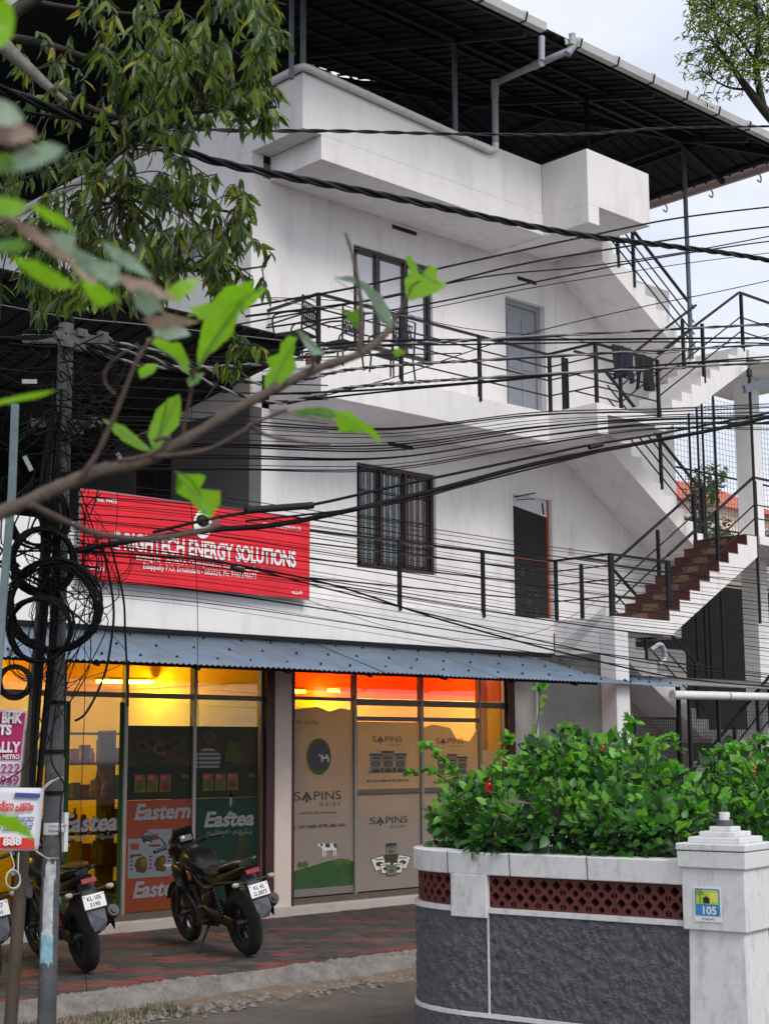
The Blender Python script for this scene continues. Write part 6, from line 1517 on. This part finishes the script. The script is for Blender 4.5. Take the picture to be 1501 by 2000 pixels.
# long sprays
SPR=[((930,1560),(880,1530),(835,1505),(795,1512),11.0),((910,1540),(880,1500),(850,1470),(830,1455),11.0),((1040,1480),(1048,1420),(1055,1350),(1050,1345),11.4),((1140,1470),(1120,1430),(1100,1420),(1095,1425),10.9),((1225,1500),(1220,1440),(1228,1405),(1240,1410),10.9),((1260,1500),(1290,1450),(1310,1440),(1330,1470),10.9),((980,1530),(975,1480),(990,1440),(995,1450),10.9),((1370,1520),(1400,1470),(1430,1465),(1450,1460),10.9),((1470,1510),(1460,1460),(1480,1440),(1495,1450),10.9),((1440,1590),(1460,1575),(1480,1570),(1501,1578),9.9),((1330,1620),(1345,1590),(1360,1580),(1365,1590),9.6),((880,1640),(860,1610),(850,1590),(845,1600),10.8)]
for s_ in SPR:
    P_=smooth_path([at(x,y,D=s_[-1]) for x,y in s_[:4]],6); tq.tube(P_,.004,4)
    for i,p_ in enumerate(P_[3:]):
        for k in range(2 if s_[0][1]<1520 else 4): HL.put(R.choice(['bush_light','bush_light','bush_mid']),p_,(R.gauss(0,1),R.gauss(0,1),R.uniform(-.4,.7)),R.uniform(.045,.075))
tq.build('stems','bark_dark',HB,kind='stuff',fix=False)
q=MB()
for k in range(14):
    a=at(R.uniform(960,1250),R.uniform(1560,1655),D=9.8); q.tube(smooth_path([a,a+Vector((R.uniform(-.1,.1),R.uniform(-.1,.1),R.uniform(-.02,.08))),a+Vector((R.uniform(-.2,.2),R.uniform(-.2,.2),R.uniform(-.03,.1)))],4),.0035,4)
q.build('dry_twigs','near_leaf_brown',HB)
HL.finish(HB,300)
for (px,py,D) in ((1172,1457,10.6),(951,1536,10.3),(1468,1505,10.4)):
    c=at(px,py,D=D); fl=MB()
    for k in range(5):
        a=k*1.257; e1=Vector((math.cos(a),-.35,math.sin(a)))*.036; e2=Vector((math.cos(a+.6),-.35,math.sin(a+.6)))*.04; e0=Vector((math.cos(a-.6),-.35,math.sin(a-.6)))*.034
        fl.add([c,c+e0,c+e1*1.35,c+e2],[(0,1,2,3)],0,True)
    o=fl.build('flower','petal_red',HB,fix=False); q=MB(); q.tube([c,c+Vector((-.02,-.04,.02))],.004,5); q.build('stamen','plate_yellow',o)
# ================================================================ NEAR BRANCH WITH EATEN LEAVES
NB=empty('near_branch',tuple(at(-60,1040,D=2.6)),'bare brown branch with moth eaten green leaves crossing close to the viewer','branch')
def nlimb(pp,D0,D1,rp0,rp1,mt,name):
    n=len(pp); P_=[at(x,y,D=D0+(D1-D0)*i/(n-1)) for i,(x,y) in enumerate(pp)]; P2=smooth_path(P_,7); K=len(P2); q=MB()
    rs=[]
    for i,p_ in enumerate(P2):
        t=i/(K-1); d=D0+(D1-D0)*t; rpx=rp0+(rp1-rp0)*t; rs.append(.84*rpx*d/F*(1+.10*math.sin(i*1.3)+(.22 if i%9==4 else 0)))
    q.tube(P2,rs,12); q.build(name,mt,NB)
nlimb([(-60,1025),(30,990),(130,945),(200,918),(270,905),(360,860),(460,800),(540,757),(620,720),(700,692),(745,660),(768,630)],2.7,3.5,17,8,'near_bark','main_stem')
nlimb([(768,630),(785,600),(800,575)],3.5,3.5,6,3,'twig_bark','twig')
nlimb([(145,945),(185,895),(225,810),(270,700),(305,655),(345,625)],2.85,2.9,7,4,'twig_bark','twig')
nlimb([(700,690),(705,640),(704,590),(695,530),(686,490),(674,455)],3.35,3.4,7,3,'near_bark','twig')
nlimb([(300,893),(400,880),(470,845),(495,828),(560,800)],3.0,3.0,6,4,'near_bark','twig')
nlimb([(485,828),(520,850),(580,862),(645,870)],3.1,3.2,5,3,'near_bark','twig')
nlimb([(60,985),(120,1015),(200,1045),(300,1052),(400,1035),(425,1020)],2.75,3.0,8,7,'near_bark','twig')
nlimb([(380,720),(372,770),(360,830),(358,850)],3.0,3.0,4,4,'twig_bark','twig')
nlimb([(612,690),(612,705),(608,722)],3.25,3.25,6,4,'near_bark','twig')
nlimb([(225,770),(205,745),(215,710),(270,670)],2.9,2.9,3,2,'twig_bark','twig')
nlimb([(230,900),(270,895),(310,880),(330,855),(300,860)],2.9,2.9,6,5,'near_bark','twig')
def nleaf(pts,D,mt,holes=None,bend=.02,name='leaf'):
    b=bmesh.new(); cx=sum(p[0] for p in pts)/len(pts); cy=sum(p[1] for p in pts)/len(pts); mxr=max(math.hypot(p[0]-cx,p[1]-cy) for p in pts)
    # ragged resample of the outline
    out=[]
    for i,p in enumerate(pts):
        q2=pts[(i+1)%len(pts)]; L_=math.hypot(q2[0]-p[0],q2[1]-p[1]); n=max(1,int(L_/7))
        for k in range(n):
            t=k/n; j=1.4 if 0<k<n else 0; out.append((p[0]+(q2[0]-p[0])*t+R.uniform(-j,j),p[1]+(q2[1]-p[1])*t+R.uniform(-j,j)))
    vs=[b.verts.new((x,y,0)) for x,y in out]; f=b.faces.new(vs); r_=bmesh.ops.triangulate(b,faces=[f]); 
    bmesh.ops.subdivide_edges(b,edges=[e for e in b.edges if e.calc_length()>14],cuts=2,use_grid_fill=True); bmesh.ops.triangulate(b,faces=b.faces[:])
    ph=R.uniform(0,6)
    for v in b.verts:
        dx,dy=(v.co.x-cx)/mxr,(v.co.y-cy)/mxr; d=D+bend*(dx*math.cos(ph)+dy*math.sin(ph))+bend*.5*(dx*dx-dy*dy)+R.uniform(-.001,.001)
        w_=at(v.co.x,v.co.y,D=d)-origin(NB); v.co=w_
    me=bpy.data.meshes.new(name); b.to_mesh(me); b.free(); me.materials.append(MATS[mt])
    for p in me.polygons: p.use_smooth=True
    o=bpy.data.objects.new(name,me); COL.objects.link(o); o.parent=NB
    A=pts[0]; B_=max(pts,key=lambda p:math.hypot(p[0]-A[0],p[1]-A[1])); A=max(pts,key=lambda p:math.hypot(p[0]-B_[0],p[1]-B_[1]))
    if D>2.9:
        q=MB(); pp=[(A[0]+(B_[0]-A[0])*t,A[1]+(B_[1]-A[1])*t) for t in (.04,.35,.65,.94)]
        pp=[(x+(cx-x)*.35*(1 if 0<i<3 else 0),y+(cy-y)*.35*(1 if 0<i<3 else 0)) for i,(x,y) in enumerate(pp)]
        P3=[]
        for x,y in pp:
            dx,dy=(x-cx)/mxr,(y-cy)/mxr; P3.append(at(x,y,D=D+bend*(dx*math.cos(ph)+dy*math.sin(ph))+bend*.5*(dx*dx-dy*dy)-.002))
        q.tube(P3,.0011,5); v_=q.build('midrib','near_leaf_pale' if mt!='near_leaf_pale' else 'near_leaf_deep',NB)
        v_.parent=o
    return o
NLF=[([(792,500),(800,495),(812,512),(815,530),(828,540),(838,518),(855,525),(852,545),(872,552),(868,562),(850,572),(825,580),(803,588),(792,575),(790,545),(800,530)],3.5,'near_leaf'),
([(648,540),(690,540),(720,555),(748,580),(762,610),(765,640),(745,632),(730,600),(712,570),(690,553)],3.4,'near_leaf_pale'),
([(665,605),(688,610),(700,600),(708,625),(700,645),(685,630)],3.4,'near_leaf_deep'),
([(580,660),(572,690),(580,720),(562,735),(542,760),(520,775),(516,740),(528,722),(520,700),(545,690),(548,670),(565,655)],3.2,'near_leaf'),
([(578,642),(600,655),(615,670),(635,690),(612,695),(595,675)],3.25,'near_leaf_pale'),
([(500,562),(490,590),(470,605),(462,630),(452,655),(425,680),(400,700),(387,722),(385,690),(392,650),(398,625),(430,612),(445,580),(470,560)],3.0,'near_leaf'),
([(455,556),(490,560),(505,580),(480,592),(440,600),(410,612),(365,618),(390,600),(425,590)],3.0,'near_leaf'),
([(285,662),(310,660),(330,668),(352,670),(368,700),(370,728),(358,725),(345,700),(315,685)],2.95,'near_leaf'),
([(350,770),(354,800),(350,830),(330,850),(312,872),(300,880),(288,850),(296,825),(306,800),(330,778)],3.0,'near_leaf'),
([(200,818),(212,822),(240,830),(262,848),(280,865),(299,884),(280,880),(250,866),(225,848)],2.95,'near_leaf'),
([(345,927),(390,925),(402,930),(390,955),(430,958),(430,985),(412,1012),(395,1005),(370,975),(343,962),(358,945)],3.0,'near_leaf'),
([(565,803),(600,797),(620,795),(650,800),(660,812),(640,820),(610,812),(590,815)],3.2,'near_leaf_deep'),
([(652,800),(688,806),(700,818),(722,830),(742,852),(742,868),(726,852),(712,842),(700,848),(688,838),(664,846),(655,822)],3.22,'near_leaf'),
([(270,722),(285,712),(310,712),(300,728),(275,740)],2.95,'near_leaf'),
([(365,740),(382,728),(400,728),(388,748),(370,756)],3.0,'near_leaf_deep'),
([(790,685),(775,680),(765,690),(775,697),(792,692)],3.45,'near_leaf_deep'),
([(-10,1590),(30,1592),(48,1610),(62,1628),(67,1642),(40,1630),(-10,1612)],2.4,'near_leaf'),
([(-10,783),(50,770),(90,763),(110,762),(90,772),(50,782),(-10,793)],2.3,'near_leaf'),
([(-20,-20),(22,5),(30,40),(22,75),(0,95),(-30,90)],1.6,'near_leaf'),
([(-20,185),(30,205),(48,235),(30,250),(-20,240)],1.5,'near_leaf_pale'),
([(-20,240),(30,236),(66,252),(72,268),(30,280),(-20,276)],1.5,'near_leaf_brown'),
([(10,312),(60,285),(100,278),(130,290),(105,312),(60,330),(15,336)],1.5,'near_leaf_pale'),
([(-20,298),(20,300),(30,325),(0,340),(-20,335)],1.5,'near_leaf_deep'),
([(-20,385),(30,388),(55,398),(40,420),(-20,425)],1.55,'near_leaf'),
([(30,430),(70,445),(110,480),(150,505),(120,510),(80,480),(40,455)],1.7,'near_leaf_brown'),
([(90,450),(150,460),(145,480),(190,520),(235,550),(215,560),(160,520),(110,480)],1.8,'near_leaf_pale'),
([(140,480),(200,510),(235,515),(230,545),(180,545),(150,520)],1.8,'near_leaf_pale'),
([(225,535),(290,548),(330,572),(345,590),(300,582),(255,570)],1.9,'near_leaf_brown'),
([(260,560),(300,570),(320,600),(290,620),(265,600)],1.9,'near_leaf_pale'),
([(20,500),(70,510),(110,530),(150,560),(110,565),(60,540)],1.7,'near_leaf'),
([(160,550),(200,555),(230,585),(200,600),(170,580)],1.8,'near_leaf'),
([(275,622),(330,612),(392,628),(350,640),(300,645)],2.6,'near_leaf_brown'),
([(300,635),(360,640),(372,655),(330,665),(300,655)],2.6,'near_leaf_pale'),
([(315,575),(350,548),(392,540),(380,565),(345,592)],2.3,'near_leaf'),
([(370,600),(410,590),(440,600),(430,620),(390,625)],2.6,'near_leaf'),
([(395,610),(440,560),(500,548),(470,580),(430,612)],2.9,'near_leaf'),([(60,395),(120,420),(150,455),(110,440),(70,415)],1.8,'near_leaf'),([(120,500),(165,520),(200,560),(160,545)],1.9,'near_leaf_brown'),([(200,470),(260,500),(300,545),(250,525),(215,500)],2.0,'near_leaf_pale'),([(520,560),(500,590),(470,612),(480,585)],2.9,'near_leaf'),([(0,470),(40,465),(60,480),(30,495),(-10,490)],1.6,'near_leaf_deep')]
for p_,D_,m_ in NLF: nleaf(p_,D_,m_,bend=.03*D_/3)
nlimb([(-40,400),(40,440),(110,480),(180,520),(250,560),(300,600),(345,625)],1.6,2.9,9,3,'near_leaf_brown','twig')
nlimb([(-40,230),(20,270),(80,300)],1.5,1.5,7,3,'near_leaf_brown','twig')
for p_ in ([(800,575),(802,560),(820,548)],):
    nlimb(p_,3.5,3.5,2,1.5,'twig_bark','leaf_stalk')
nlimb([(385,720),(420,660),(470,590)],3.0,2.99,2,1.5,'near_leaf_deep','leaf_stalk')
nlimb([(340,920),(370,935),(395,970)],3.0,3.0,2.5,1.5,'near_leaf_deep','leaf_stalk')
nlimb([(328,778),(318,820),(302,880)],3.0,2.995,1.5,2,'near_leaf_deep','leaf_stalk')
